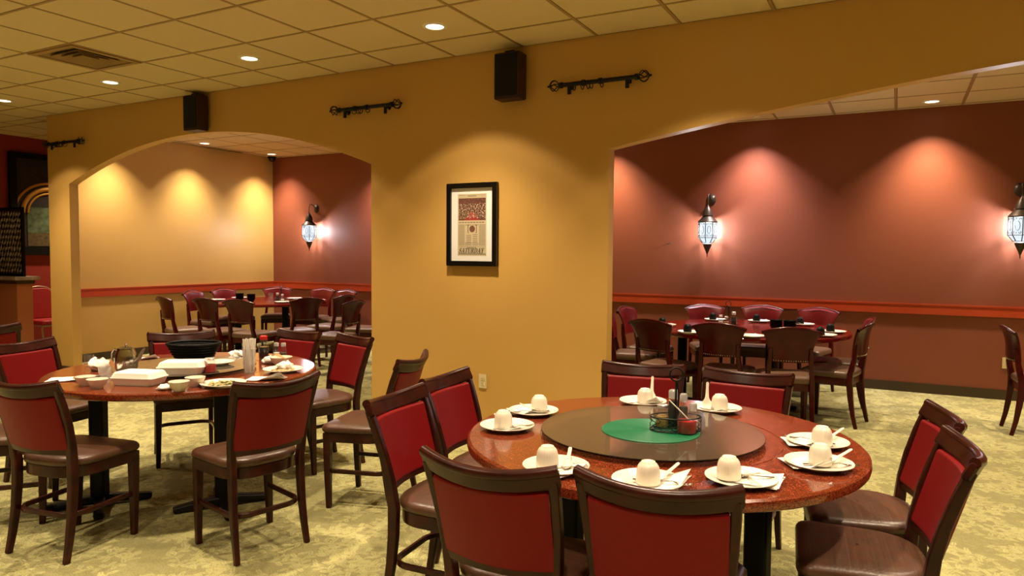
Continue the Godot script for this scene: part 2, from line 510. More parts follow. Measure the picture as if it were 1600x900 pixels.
func lights() -> void:
	var warm := Color(1.0, 0.90, 0.76); var cool := Color(1.0, 0.93, 0.93)
	var where := ["over the far left pier", "left of the air vent, above the left arch", "above the left arch beside the hanging speaker", "straight above the framed newspaper", "above the left end of the wide arch", "above the middle of the wide arch", "above the right side of the wide arch"]
	var xs := [-8.41, -6.57, -4.72, -2.89, -1.06, 0.77, 2.60]
	for i in xs.size():
		downlight(Vector3(xs[i], CEIL, -4.215), "round white downlight in the front ceiling " + where[i], 51, DOWN, warm)
	var rear := [-8.4, -6.4, -4.4, -2.4, -0.4, 1.6]
	for i in rear.size():
		for k in 2:
			downlight(Vector3(rear[i], CEIL, [-0.56, 2.5][k]), "round white downlight in the main ceiling, %s place from the hall in the %s row" % [["first", "second", "third", "fourth", "fifth", "sixth"][i], ["second", "third"][k]], 51, DOWN, warm)
	var mid := [[-6.57, "over the littered table's far left chairs"], [-4.72, "above the left half of the littered table"], [-2.89, "between the two granite tables"], [-1.06, "above the laid granite table"], [0.77, "right of the laid granite table"], [2.6, "past the laid table toward the right wall"]]
	for m in mid: downlight(Vector3(m[0], CEIL, -2.39), "round white downlight in the main ceiling " + m[1], 51, DOWN * 0.9, warm)
	var side := [["nearest the left arch", -5.95], ["in the middle of the ochre side wall", -7.22]]
	for s in side:
		downlight(Vector3(-9.035, CEIL, s[1]), "downlight in the left alcove ceiling " + s[0], 49, DOWN * 0.75, Color(1.0, 0.93, 0.86))
	downlight(Vector3(-9.035, CEIL, -8.504), "downlight in the alcove corner beside the dark dome camera", 49, DOWN * 0.8, Color(1.0, 0.92, 0.84))
	var back := [[-6.95, cool, "right of the left alcove lantern"], [-5.15, warm, "behind the left end of the newspaper pillar"], [-3.32, warm, "behind the right end of the newspaper pillar"], [-1.5, cool, "right of the middle wall lantern"], [0.27, warm, "between the two right wall lanterns"], [2.07, warm, "past the rightmost wall lantern"]]
	for b in back:
		downlight(Vector3(b[0], CEIL, -8.55), "downlight close to the terracotta wall, " + b[2], 49, DOWN * (0.9 if b[1] == cool else 1.0), b[1])
	downlight(Vector3(-10.25, CEIL, -6.4), "round downlight over the hall beside the mural", 51, DOWN * 1.0, warm)
	downlight(Vector3(-7.0, CEIL, -6.6), "downlight in the middle of the left alcove ceiling", 51, DOWN, warm)
	downlight(Vector3(-1.2, CEIL, -6.6), "downlight in the middle of the right alcove ceiling", 51, DOWN * 1.25, warm)
	downlight(Vector3(1.6, CEIL, -6.6), "downlight at the right end of the alcove ceiling", 51, DOWN * 1.25, warm)

# ------------------------------------------------------------------ shell
func arch_y(x: float) -> float:
	if x > -8.505 and x < -4.045:
		var d := (x + 6.275) / 2.23
		return 2.246 + 0.426 * (1.0 - d * d)
	if x > -1.857 and x < 8.43:
		var e := x + 1.857
		return 2.246 + 0.18 * e - 0.0175 * e * e
	return 0.0

func room() -> void:
	var f := MB.new()
	f.box(Vector3(-1.2, -0.1, -2.3), Vector3(21.4, 0.2, 15.4), 0.001)
	struct("floor", f, M.carpet, "yellow green carpet patterned with curling leaves", "floor")
	# arcade wall with two arches
	var w := MB.new()
	var z0 := WZ; var z1 := WZ - WT
	var xs := [-8.925, -8.505]
	for i in range(1, 40): xs.append(-8.505 + 4.46 * i / 40.0)
	xs.append_array([-4.045, -1.857])
	for i in range(1, 60): xs.append(-1.857 + 10.287 * i / 60.0)
	xs.append_array([8.43, 9.2])
	for i in xs.size() - 1:
		var a: float = xs[i]; var b: float = xs[i + 1]
		var mid := arch_y((a + b) / 2)
		var ya := arch_y(a) if mid > 0 else 0.0; var yb := arch_y(b) if mid > 0 else 0.0
		if mid > 0:
			ya = maxf(ya, 2.246); yb = maxf(yb, 2.246)
		for s in [[z0, Vector3.BACK], [z1, Vector3.FORWARD]]:
			w.quad(Vector3(a, ya, s[0]), Vector3(b, yb, s[0]), Vector3(b, CEIL, s[0]), Vector3(a, CEIL, s[0]), s[1])
		if mid > 0:
			var nn := Vector3(yb - ya, -(b - a), 0).normalized()
			w.quad(Vector3(a, ya, z0), Vector3(b, yb, z0), Vector3(b, yb, z1), Vector3(a, ya, z1), nn)
	for j in [[-8.925, CEIL, Vector3.LEFT], [-8.505, 2.246, Vector3.RIGHT], [-4.045, 2.246, Vector3.LEFT], [-1.857, 2.246, Vector3.RIGHT], [8.43, 2.246, Vector3.LEFT]]:
		w.quad(Vector3(j[0], 0, z0), Vector3(j[0], 0, z1), Vector3(j[0], j[1], z1), Vector3(j[0], j[1], z0), j[2])
	struct("wall_front", w, M.ochre, "ochre plaster wall pierced by two low arches", "wall")
	var r := MB.new()       # return that closes the alcove behind the left pier
	var d := Vector3(SX + 8.925, 0, -5.42 - z1)
	var nn2 := Vector3(d.z, 0, -d.x).normalized() * 0.05
	var c0 := Vector3(-8.925, 0, z1) ; var c1 := Vector3(SX, 0, -5.42)
	r.bar([(c0 + c1) / 2 + Vector3(0.06, 0, -0.06), (c0 + c1) / 2 + Vector3(0.06, CEIL, -0.06)], [Vector2(d.length() + 0.1, 0.1)], 0.004, d.normalized())
	struct("wall_return", r, M.ochre, "short ochre return wall behind the left pier", "wall")
	var b := MB.new()
	b.box(Vector3(-0.2, CEIL / 2 + 0.1, BZ - 0.1), Vector3(18.9, CEIL + 0.4, 0.2), 0.002)
	struct("wall_back", b, M.terracotta, "terracotta back wall washed by downlights", "wall")
	var s := MB.new()
	s.box(Vector3(SX - 0.06, CEIL / 2 + 0.1, (BZ - 5.40) / 2), Vector3(0.12, CEIL + 0.4, -BZ - 5.40), 0.002)
	struct("wall_left", s, M.ochre, "glossy ochre side wall of the left alcove", "wall")
	var h := MB.new()
	h.box(Vector3(HX - 0.1, CEIL / 2 + 0.1, -2.3), Vector3(0.2, CEIL + 0.4, 15.4), 0.002)
	struct("wall_hall", h, M.hall_red, "deep red hall wall at the far left", "wall")
	var e := MB.new()
	e.box(Vector3(-10.2, CEIL / 2 + 0.1, BZ - 0.1), Vector3(1.5, CEIL + 0.4, 0.2), 0.002)
	struct("wall_hall_end", e, M.hall_red, "red wall closing the far end of the hall", "wall")
	var q := MB.new()
	q.box(Vector3(9.25, CEIL / 2 + 0.1, -2.3), Vector3(0.2, CEIL + 0.4, 15.4), 0.002)
	struct("wall_right", q, M.ochre, "ochre wall at the right end of the room", "wall")
	var k := MB.new()
	k.box(Vector3(-1.2, CEIL / 2 + 0.1, 5.2), Vector3(21.4, CEIL + 0.4, 0.2), 0.002)
	struct("wall_rear", k, M.ochre, "ochre wall behind the camera", "wall")
	# chair rails: a board with a proud lip on top
	var t1 := MB.new()
	t1.box(Vector3(-0.1, 0.905, BZ + 0.011), Vector3(18.6, 0.100, 0.022), 0.003); t1.box(Vector3(-0.1, 0.960, BZ + 0.0135), Vector3(18.6, 0.016, 0.027), 0.005)
	struct("trim_1", t1, M.rail, "orange red chair rail along the terracotta wall", "chair rail")
	var t2 := MB.new()
	var zl := -BZ - 5.42
	t2.box(Vector3(SX + 0.011, 0.905, (BZ - 5.42) / 2), Vector3(0.022, 0.100, zl), 0.003); t2.box(Vector3(SX + 0.0135, 0.960, (BZ - 5.42) / 2), Vector3(0.027, 0.016, zl), 0.005)
	struct("trim_2", t2, M.rail, "orange red chair rail along the ochre side wall", "chair rail")
	for bb in [["baseboard_back", Vector3(-0.1, 0.052, BZ + 0.008), Vector3(18.6, 0.104, 0.016), "dark olive brown baseboard under the terracotta wall"], ["baseboard_left", Vector3(SX + 0.008, 0.052, (BZ - 5.42) / 2), Vector3(0.016, 0.104, zl), "dark baseboard under the ochre side wall"],
			["baseboard_front", Vector3(-2.951, 0.052, WZ + 0.008), Vector3(2.19, 0.104, 0.016), "dark baseboard under the newspaper pillar"], ["baseboard_pier", Vector3(-8.715, 0.052, WZ + 0.008), Vector3(0.42, 0.104, 0.016), "dark baseboard under the left pier"]]:
		var m := MB.new()
		m.box(bb[1], bb[2], 0.004)
		struct(bb[0], m, M.base, bb[3], "baseboard")

func tile_mesh(w: float, d: float) -> MB:
	var m := MB.new()
	m.bar([Vector3(0, 0.02, 0), Vector3(0, -0.002, 0)], [Vector2(w - 0.022, d - 0.022)], 0.002, Vector3.RIGHT, 0.004, 1)
	return m

func ceilings() -> void:
	var slab := MB.new()
	slab.box(Vector3(-1.2, CEIL + 0.16, -2.3), Vector3(21.6, 0.2, 15.6), 0.002)
	var meshes := []
	for k in 3: meshes.append(tile_mesh(0.61, 0.61).mesh(M.tile[k]))
	var half := []
	for k in 3: half.append(tile_mesh(0.61, 0.4207).mesh(M.tile[k]))
	var strip := tile_mesh(0.61, 0.1893).mesh(M.tile[0])
	rng.seed = 5
	for area in 3:
		var c := Node3D.new()
		c.name = numbered("ceiling"); add_child(c, true)
		tag(c, ["suspended ceiling of square tiles over the main room", "suspended ceiling of square tiles over the alcoves", "suspended ceiling of square tiles over the hall"][area], "ceiling"); c.set_meta("kind", "structure")
		c.position.y = CEIL
		if area == 0: put(c, "ceiling_slab", slab.mesh(M.grid), Vector3(0, -CEIL, 0))
		var x0: float = [-5.0133, -0.055, -5.0133][area]; var z0: float = [-4.5118, -8.19, -4.5118][area]
		var xa: float = [-10.88, SX, -10.88][area]; var xb: float = [9.15, 9.15, -9.0][area]
		var rest := MB.new()
		var bars := []
		# grid bars along the room and across it
		var zs := []
		for k in range(-12, 20):
			var z := z0 + 0.61 * k
			if area == 0 and z > WZ + 0.05 and z < 5.0: zs.append(z)
			if area == 1 and z > BZ + 0.05 and z < WZ - WT - 0.05: zs.append(z)
			if area == 2 and z > BZ + 0.05 and z < WZ - 0.05: zs.append(z)
		for z in zs:
			var g := MB.new()
			g.box(Vector3((xa + xb) / 2, 0.002, z), Vector3(xb - xa, 0.012, 0.024), 0.002)
			part(c, "grid_bar", g, M.grid)
		var lo: float = [WZ, BZ, BZ][area]; var hi: float = [5.0, WZ - WT, WZ][area]
		for k in range(-18, 26):
			var x := x0 + 0.61 * k
			if x < xa + 0.02 or x > xb - 0.02: continue
			var g := MB.new()
			g.box(Vector3(x, 0.0025, (lo + hi) / 2), Vector3(0.024, 0.012, hi - lo), 0.002)
			part(c, "grid_bar", g, M.grid)
		for k in range(-19, 26):
			for j in range(-8, 18):
				var x := x0 + 0.61 * (k + 0.5); var z := z0 + 0.61 * (j + 0.5)
				if x < xa - 0.2 or x > xb + 0.2: continue
				if area == 0 and (z < WZ - 0.12 or z > 5.2): continue
				if area == 1 and (z < BZ - 0.25 or z > WZ - WT + 0.2): continue
				if area == 2 and (z < BZ - 0.25 or z > WZ + 0.2 or x > (-8.9 if z > -5.2 else -9.5)): continue
				if area == 0 and k == -2 and j == 1: continue       # the air vent
				var seen := (x < 1.6 and x > -10.9 and z < -1.6 and z < -0.75 - 0.42 * maxf(0.0, -x - 1.0) * 0.0) if area == 0 else (x < 2.2 if area == 1 else z > -7.2)
				if area == 0:      # only what lies within the view
					var q := Vector3(x, CEIL, z) - CAM
					var fw := q.dot(Vector3(-0.473, 0, -0.881)); var rt := q.dot(Vector3(0.881, 0, -0.473))
					seen = fw > 3.3 and absf(rt) < fw * 0.80
				var v := rng.randi() % 3
				var edge := area == 0 and j == -1
				if area == 2 and z > -5.0:      # the narrow row beside the main ceiling
					put(c, "ceiling_tile", strip, Vector3(x, 0.0, (WZ - 5.1218) / 2))
					continue
				if seen:
					put(c, "ceiling_tile", half[v] if edge else meshes[v], Vector3(x, 0.0, z if not edge else (WZ + z0) / 2))
				else:
					rest.moved(Transform3D(Basis(), Vector3(x, 0, z)), tile_mesh(0.61, 0.61))
		var rp := part(c, "tile_field", rest, M.tile[0])
		rp.set_meta("kind", "stuff")

# ------------------------------------------------------------------ things on the walls and ceiling
func wall_things() -> void:
	# air vent in its ceiling cell
	var v := thing("air_vent", "square slotted air vent set in the ceiling grid", "air vent", Vector3(-5.928, CEIL, -3.597))
	var fr := MB.new()
	for s in [-1, 1]:
		fr.box(Vector3(0.27 * s, -0.006, 0), Vector3(0.05, 0.014, 0.59), 0.003); fr.box(Vector3(0, -0.006, 0.27 * s), Vector3(0.49, 0.014, 0.05), 0.003)
	part(v, "frame", fr, M.grid)
	var bk := MB.new()
	bk.box(Vector3(0, 0.05, 0), Vector3(0.56, 0.01, 0.56), 0.001)
	part(v, "duct_throat", bk, M.slot)
	for k in 4:
		for q in 4:
			var l := MB.new()
			var r := 0.055 + 0.055 * k
			var a := PI / 2 * q
			var o := Vector3(0, 0, r).rotated(Vector3.UP, a); var al := Vector3(1, 0, 0).rotated(Vector3.UP, a)
			var lean := (Vector3.DOWN + o.normalized() * 0.9).normalized()
			l.bar([o - al * (r + 0.018), o + al * (r + 0.018)], [Vector2(0.044, 0.003)], 0.001, lean)
			part(v, "louver", l, M.grid, Vector3(0, 0.008, 0))
	# framed newspaper
	var p := thing("framed_newspaper", "black framed newspaper page hanging on the ochre pillar", "picture", Vector3(-3.008, 1.709, WZ + 0.001))
	var w := 0.468; var h := 0.664
	var f := MB.new()
	for s in [-1, 1]:
		f.box(Vector3(s * (w / 2 - 0.02), 0, 0.018), Vector3(0.04, h, 0.036), 0.003); f.box(Vector3(0, s * (h / 2 - 0.02), 0.0178), Vector3(w - 0.076, 0.04, 0.0352), 0.003)
	part(p, "frame", f, M.frame_black)
	var mt := MB.new()
	mt.box(Vector3(0, 0, 0.012), Vector3(w - 0.07, h - 0.07, 0.006), 0.001)
	part(p, "mount", mt, M.mount)
	var pm := mat(Color.WHITE, 0.85)
	pm.albedo_texture = ImageTexture.create_from_image(paper_image())
	var pg := MB.new()
	pg.quad(Vector3(-0.134, -0.250, 0.0156), Vector3(0.134, -0.250, 0.0156), Vector3(0.134, 0.246, 0.0156), Vector3(-0.134, 0.246, 0.0156), Vector3.BACK)
	part(p, "newspaper_page", pg, pm)
	var tm := TextMesh.new()
	tm.text = "SATURDAY"; tm.font_size = 48; tm.depth = 0.0006; tm.pixel_size = 0.245 / 262.0; tm.curve_step = 1.0
	var sf := SystemFont.new()
	sf.font_names = PackedStringArray(["Droid Serif"]); sf.font_weight = 700
	tm.font = sf; tm.material = mat(Color(0.07, 0.06, 0.055), 0.8)
	var hb := MB.new()
	var ta := tm.get_mesh_arrays()
	var tv: PackedVector3Array = ta[Mesh.ARRAY_VERTEX]; var tn: PackedVector3Array = ta[Mesh.ARRAY_NORMAL]; var ti: PackedInt32Array = ta[Mesh.ARRAY_INDEX]
	var bb := tm.get_aabb()
	for k in range(0, ti.size(), 3):
		var q := []
		for e in 3:
			var z: Vector3 = tv[ti[k + e]] - bb.get_center()
			q.append(Vector3((z.x / bb.size.x * 0.232) + z.y / bb.size.y * 0.040 * 0.28, z.y / bb.size.y * 0.040, z.z))
		hb.tri(q[0], q[1], q[2], tn[ti[k]], tn[ti[k + 1]], tn[ti[k + 2]])
	part(p, "headline", hb, tm.material, Vector3(-0.003, -0.208, 0.0163))
	var gl := MB.new()
	gl.quad(Vector3(-0.199, -0.297, 0.024), Vector3(0.199, -0.297, 0.024), Vector3(0.199, 0.297, 0.024), Vector3(-0.199, 0.297, 0.024), Vector3.BACK)
	part(p, "glazing", gl, M.glass)
	# loudspeakers
	var sp := thing("speaker", "dark box speaker on the ochre wall above the framed newspaper", "speaker", Vector3(-2.628, 2.82, WZ), 0.0, "wall loudspeakers")
	var sb := MB.new()
	sb.box(Vector3(0, 0, 0.09), Vector3(0.215, 0.345, 0.13), 0.008)
	part(sp, "cabinet", sb, M.speaker)
	var sg := MB.new()
	sg.box(Vector3(0, 0.004, 0.157), Vector3(0.188, 0.310, 0.010), 0.003)
	part(sp, "grille", sg, mat(Color(0.018, 0.016, 0.016), 0.9))
	var br := MB.new()
	br.box(Vector3(0, 0.08, 0.015), Vector3(0.06, 0.08, 0.03), 0.003); br.box(Vector3(0, 0.185, 0.06), Vector3(0.08, 0.02, 0.10), 0.003)
	part(sp, "wall_bracket", br, M.black)
	copy(sp, "dark box speaker hanging at the crown of the left arch", Vector3(-6.185, 2.845, WZ))
	# curtain rods left over above the arches
	var rod := thing("curtain_rod", "short black curtain rod with caged finials right of the box speaker", "curtain rod", Vector3(-1.93, 2.722, WZ), 0.0, "bare curtain rods")
	var tb := MB.new()
	tb.tube([Vector3(-0.30, 0, 0.058), Vector3(0.30, 0, 0.058)], 0.0165, 10)
	for x in [-0.29, 0.29, -0.11, 0.02]: tb.tube([Vector3(x - 0.012, 0, 0.058), Vector3(x + 0.012, 0, 0.058)], 0.023, 10)
	part(rod, "pole", tb, M.iron)
	for s in [-1, 1]:
		var cg := MB.new()
		for k in 6:
			var path := []
			for i in 9:
				var u := i / 8.0
				path.append(Vector3(s * (0.30 + 0.085 * u), 0.042 * sin(PI * u) * cos(TAU * (k / 6.0 + u * 0.22)), 0.058 + 0.042 * sin(PI * u) * sin(TAU * (k / 6.0 + u * 0.22))))
			cg.tube(path, 0.0042, 5)
		cg.ball(Vector3(s * 0.39, 0, 0.058), Vector3(0.012, 0.009, 0.009))
		part(rod, "finial", cg, M.iron)
		var bk2 := MB.new()
		bk2.box(Vector3(s * 0.222, -0.012, 0.004), Vector3(0.026, 0.034, 0.008), 0.002); bk2.box(Vector3(s * 0.222, -0.014, 0.032), Vector3(0.014, 0.014, 0.055), 0.002); bk2.box(Vector3(s * 0.222, -0.036, 0.058), Vector3(0.026, 0.070, 0.016), 0.002)
		part(rod, "bracket", bk2, M.iron)
	for x in [-0.185, -0.12, -0.075, -0.05, 0.03]:
		var rg := MB.new()
		rg.ring(Vector3(x, -0.016, 0.058), 0.030, 0.0036, 0, 14, 5)
		part(rod, "curtain_ring", rg, M.iron)
	copy(rod, "short black curtain rod above the left edge of the pillar", Vector3(-4.066, 2.724, WZ))
	copy(rod, "short black curtain rod reaching past the far left pier", Vector3(-8.505, 2.716, WZ))
	# outlets
	var o := thing("power_outlet", "cream power outlet low on the ochre pillar", "outlet", Vector3(-2.908, 0.452, WZ), 0.0, "wall power outlets")
	var pl := MB.new()
	pl.box(Vector3(0, 0, 0.004), Vector3(0.072, 0.116, 0.008), 0.003)
	part(o, "cover_plate", pl, M.outlet)
	for s in [-1, 1]:
		var so := MB.new()
		so.box(Vector3(0, s * 0.02 + 0.001, 0.009), Vector3(0.034, 0.028, 0.004), 0.0015)
		var sk := part(o, "socket", so, M.outlet)
		var sl := MB.new()
		sl.box(Vector3(-0.007, s * 0.02 + 0.004, 0.0113), Vector3(0.003, 0.009, 0.001), 0.0002); sl.box(Vector3(0.007, s * 0.02 + 0.004, 0.0113), Vector3(0.003, 0.009, 0.001), 0.0002); sl.box(Vector3(0, s * 0.02 - 0.007, 0.0113), Vector3(0.005, 0.005, 0.001), 0.0002)
		part(sk, "slot", sl, M.slot)
	copy(o, "cream power outlet low on the terracotta wall", Vector3(1.03, 0.385, BZ))
	# dome camera in the alcove corner
	var dc := thing("dome_camera", "small dark dome camera in the alcove's ceiling corner", "camera", Vector3(-9.30, CEIL, -8.76))
	var db := MB.new()
	db.lathe([Vector2(0.0001, -0.02), Vector2(0.07, -0.02), Vector2(0.072, 0.0)], 20)
	part(dc, "base", db, M.black)
	var dd := MB.new()
	dd.lathe([Vector2(0.0001, -0.09), Vector2(0.03, -0.083), Vector2(0.05, -0.062), Vector2(0.058, -0.03), Vector2(0.058, -0.018)], 20, Vector3(), 1, 1, 60)
	part(dc, "dome", dd, M.glass_edge)
	# a bare hook where something used to hang
	var hk := MB.new()
	hk.tube([Vector3(0, 0, 0), Vector3(0, 0, 0.03), Vector3(-0.02, -0.012, 0.045), Vector3(-0.045, -0.022, 0.045), Vector3(-0.06, -0.014, 0.045)], 0.004, 6)
	solo("wall_hook", hk, M.pewter, "small bare hook on the terracotta wall left of the lantern", "hook", Vector3(-2.49, 1.625, BZ))
	# lanterns
	lantern(Vector3(-2.015, 2.15, BZ), "lit filigree lantern on the terracotta wall over the alcove table")
	lantern(Vector3(-8.432, 2.185, BZ), "lit filigree lantern in the left alcove corner")
	lantern(Vector3(1.085, 2.165, BZ), "lit filigree lantern cut by the right edge of the photo")

func lantern(at: Vector3, label: String) -> void:
	var t := thing("wall_lantern", label, "lantern", at, 0.0, "pierced metal wall lanterns")
	var pl := MB.new()
	var prof := [Vector2(0.0001, 0.030), Vector2(0.030, 0.026), Vector2(0.050, 0.012), Vector2(0.056, 0.0)]
	var o := MB.new()
	o.lathe(prof, 22, Vector3(), 1, 1, 60)
	pl.moved(Transform3D(Basis(Vector3.RIGHT, PI / 2).scaled_local(Vector3(1, 1, 1.25)), Vector3.ZERO), o)
	part(t, "wall_plate", pl, M.pewter)
	var ar := MB.new()
	ar.tube([Vector3(0, 0, 0.02), Vector3(0, 0.02, 0.05), Vector3(0, 0.05, 0.08), Vector3(0, 0.06, 0.12), Vector3(0, 0.045, 0.155), Vector3(0, 0.0, 0.17), Vector3(0, -0.08, 0.17)], 0.006, 7)
	part(t, "arm", ar, M.pewter)
	var c := Vector3(0, 0, 0.17)
	var cp := MB.new()
	cp.lathe([Vector2(0.115, -0.285), Vector2(0.118, -0.278), Vector2(0.098, -0.255), Vector2(0.070, -0.225), Vector2(0.058, -0.212), Vector2(0.066, -0.205), Vector2(0.062, -0.190), Vector2(0.050, -0.150), Vector2(0.030, -0.112), Vector2(0.012, -0.088), Vector2(0.008, -0.070), Vector2(0.0001, -0.068)], 20, c, 1, 1, 30)
	part(t, "cap", cp, M.pewter)
	var gl := MB.new()
	gl.lathe([Vector2(0.040, -0.545), Vector2(0.062, -0.525), Vector2(0.102, -0.470), Vector2(0.106, -0.465), Vector2(0.106, -0.290)], 8, c, 1, 1, 5)
	part(t, "glass_body", gl, M.lantern)
	var rb := MB.new()
	for k in 8:
		var a := TAU * k / 8
		var d := Vector3(cos(a), 0, sin(a))
		rb.tube([c + d * 0.109 + Vector3(0, -0.285, 0), c + d * 0.109 + Vector3(0, -0.468, 0), c + d * 0.066 + Vector3(0, -0.525, 0)], 0.0050, 5)
	for y in [[-0.286, 0.110], [-0.468, 0.110], [-0.527, 0.066]]: rb.ring(c + Vector3(0, y[0], 0), y[1], 0.0042, 1, 8, 4)
	part(t, "ribs", rb, M.pewter)
	var fl := MB.new()      # scrolled filigree over the panes
	for k in 8:
		var a := TAU * (k + 0.5) / 8
		var d := Vector3(cos(a), 0, sin(a)) * 0.1035; var e := Vector3(-sin(a), 0, cos(a))
		for s in [-1, 1]:
			for q in [-1, 1]:
				var pth := []
				for i in 8:
					var an := i / 7.0 * 4.4
					var rr := 0.018 * (1.0 - i / 10.0)
					pth.append(c + d + e * s * (0.022 - rr * cos(an) * 0.7) + Vector3(0, -0.376 + q * (0.062 + rr * sin(an)), 0))
				fl.tube(pth, 0.0030, 4)
		var ov := []
		for i in 10: ov.append(c + d + e * 0.020 * cos(TAU * i / 10) + Vector3(0, -0.376 + 0.045 * sin(TAU * i / 10), 0))
		fl.tube(ov, 0.0028, 4, true)
	part(t, "filigree", fl, M.pewter)
	var bt := MB.new()
	bt.lathe([Vector2(0.0001, -0.70), Vector2(0.005, -0.695), Vector2(0.006, -0.665), Vector2(0.012, -0.655), Vector2(0.016, -0.640), Vector2(0.034, -0.600), Vector2(0.050, -0.560), Vector2(0.052, -0.545), Vector2(0.042, -0.540)], 12, c, 1, 1, 40)
	part(t, "finial", bt, M.pewter)
	var l := OmniLight3D.new()
	l.name = "bulb"; l.position = c + Vector3(0, -0.375, 0); l.light_energy = 0.27; l.light_color = Color(0.93, 0.96, 1.0); l.light_size = 0.03
	l.omni_range = 12; l.omni_attenuation = 2; l.shadow_enabled = true
	t.add_child(l)

# ------------------------------------------------------------------ the hall at the far left
func hall() -> void:
	var mu := thing("mural", "dark painted mural with gold arches in a black frame", "mural", Vector3(HX, 0, 0))
	var bd := MB.new()
	bd.box(Vector3(0.012, 2.1, -6.47), Vector3(0.02, 1.36, 1.96), 0.002)
	part(mu, "painted_board", bd, M.mural)
	var fr := MB.new()
	for y in [1.46, 2.80]: fr.box(Vector3(0.03, y, -6.47), Vector3(0.06, 0.12 if y < 2 else 0.08, 2.0), 0.012)
	for z in [-5.52, -7.42]: fr.box(Vector3(0.03, 2.13, z), Vector3(0.06, 1.28, 0.1), 0.012)
	part(mu, "frame", fr, M.black)
	for a in [[-6.02, 1.98, 0.49, 0.022, 0.0], [-6.02, 2.00, 0.38, 0.034, 0.006], [-6.02, 2.00, 0.31, 0.016, 0.006]]:
		var ar := MB.new()
		var path := []
		for i in 25:
			var an := PI * i / 24
			path.append(Vector3(0.026 + a[4], a[1] + a[2] * sin(an) * 0.92, a[0] + a[2] * cos(an)))
		ar.tube(path, a[3], 7)
		part(mu, "gold_arch", ar, M.gold)
	var gr := MB.new()
	gr.box(Vector3(0.024, 1.90, -6.05), Vector3(0.012, 0.36, 0.70), 0.003)
	part(mu, "green_field", gr, M.mural_green)
	var bn := MB.new()
	bn.box(Vector3(0.024, 1.625, -6.05), Vector3(0.010, 0.19, 0.70), 0.003)
	part(mu, "brown_field", bn, M.mural_brown)
	# half wall with stone cap, ornamental screen on top
	var hw := thing("half_wall", "buff half wall with pale stone cap beside the hall", "partition", Vector3(-10.53, 0, -5.3))
	var wl := MB.new()
	wl.box(Vector3(0, 0.53, 0), Vector3(0.68, 1.06, 0.20), 0.006)
	part(hw, "wall_body", wl, M.buff)
	var md := MB.new()
	md.box(Vector3(0.01, 1.05, 0), Vector3(0.72, 0.05, 0.24), 0.008)
	part(hw, "moulding", md, M.base)
	var cp := MB.new()
	cp.box(Vector3(0.02, 1.098, 0), Vector3(0.80, 0.046, 0.32), 0.008)
	part(hw, "stone_cap", cp, M.stone)
	var sc := thing("ornamental_screen", "dark screen of overlapping metal leaves on the half wall", "screen", Vector3(-10.53, 1.121, -5.3))
	var sf := MB.new()
	for s in [-1, 1]: sf.box(Vector3(s * 0.325, 0.46, 0), Vector3(0.03, 0.92, 0.04), 0.004)
	for y in [0.015, 0.905]: sf.box(Vector3(0, y, 0), Vector3(0.62, 0.03, 0.0395), 0.004)
	part(sc, "frame", sf, M.black)
	var back := MB.new()
	back.box(Vector3(0, 0.46, -0.006), Vector3(0.62, 0.87, 0.006), 0.001)
	part(sc, "backing", back, M.bronze)
	rng.seed = 77
	var lf := MB.new()
	for s in [1]:
		var o := []
		for i in 9:
			var u := i / 8.0
			o.append(Vector3(0.0, 0.052 * (u - 0.5) * 2.0 * 0.9, 0.004))
		lf.ball(Vector3(), Vector3(0.020, 0.046, 0.008), 8, 6)
	var lm := lf.mesh(M.leaf_metal)
	for r in 11:
		for k in 9:
			var q := put(sc, "metal_leaf", lm, Vector3(-0.27 + 0.066 * k + (0.033 if r % 2 else 0.0), 0.07 + 0.076 * r, 0.006))
			q.rotation = Vector3(rng.randf_range(-0.25, 0.1), 0, -0.42 + rng.randf_range(-0.15, 0.15))
	# banquet chair against the hall wall
	var ch := thing("banquet_chair", "red padded banquet chair with beige metal frame behind the half wall", "chair", Vector3(-10.36, 0, -5.70), PI / 2)
	var arc := []
	for i in 21:
		var an := PI * i / 20
		arc.append(Vector3(0.205 * cos(an), 0.83 + 0.13 * sin(an), -0.27))
	var tube := MB.new()
	tube.tube([Vector3(0.20, 0.0, -0.20), Vector3(0.20, 0.45, -0.20)] + arc + [Vector3(-0.20, 0.45, -0.20), Vector3(-0.20, 0.0, -0.20)], 0.013, 8)
	part(ch, "back_frame", tube, M.beige_metal)
	for s in [-1, 1]:
		var lg := MB.new()
		lg.tube([Vector3(s * 0.20, 0.45, 0.18), Vector3(s * 0.20, 0.0, 0.22)], 0.013, 8)
		part(ch, "leg", lg, M.beige_metal)
	var bp := MB.new()
	bp.slab(rounded([Vector2(-0.19, 0.0), Vector2(0.19, 0.0), Vector2(0.19, 0.42), Vector2(-0.19, 0.42)], [0.02, 0.02, 0.13, 0.13]), -0.02, 0.02, 0.01)
	var bq := MB.new()
	bq.moved(Transform3D(Basis(Vector3.RIGHT, -PI / 2 - 0.10), Vector3(0, 0.52, -0.215)), bp)
	part(ch, "back_pad", bq, M.scarlet)
	var st := MB.new()
	st.slab(rounded([Vector2(-0.21, -0.2), Vector2(0.21, -0.2), Vector2(0.21, 0.22), Vector2(-0.21, 0.22)], [0.05, 0.05, 0.05, 0.05]), 0.455, 0.515, 0.02)
	part(ch, "seat", st, M.scarlet)
	var sr := MB.new()
	sr.box(Vector3(0, 0.442, 0.01), Vector3(0.42, 0.026, 0.42), 0.006)
	part(ch, "seat_frame", sr, M.beige_metal)

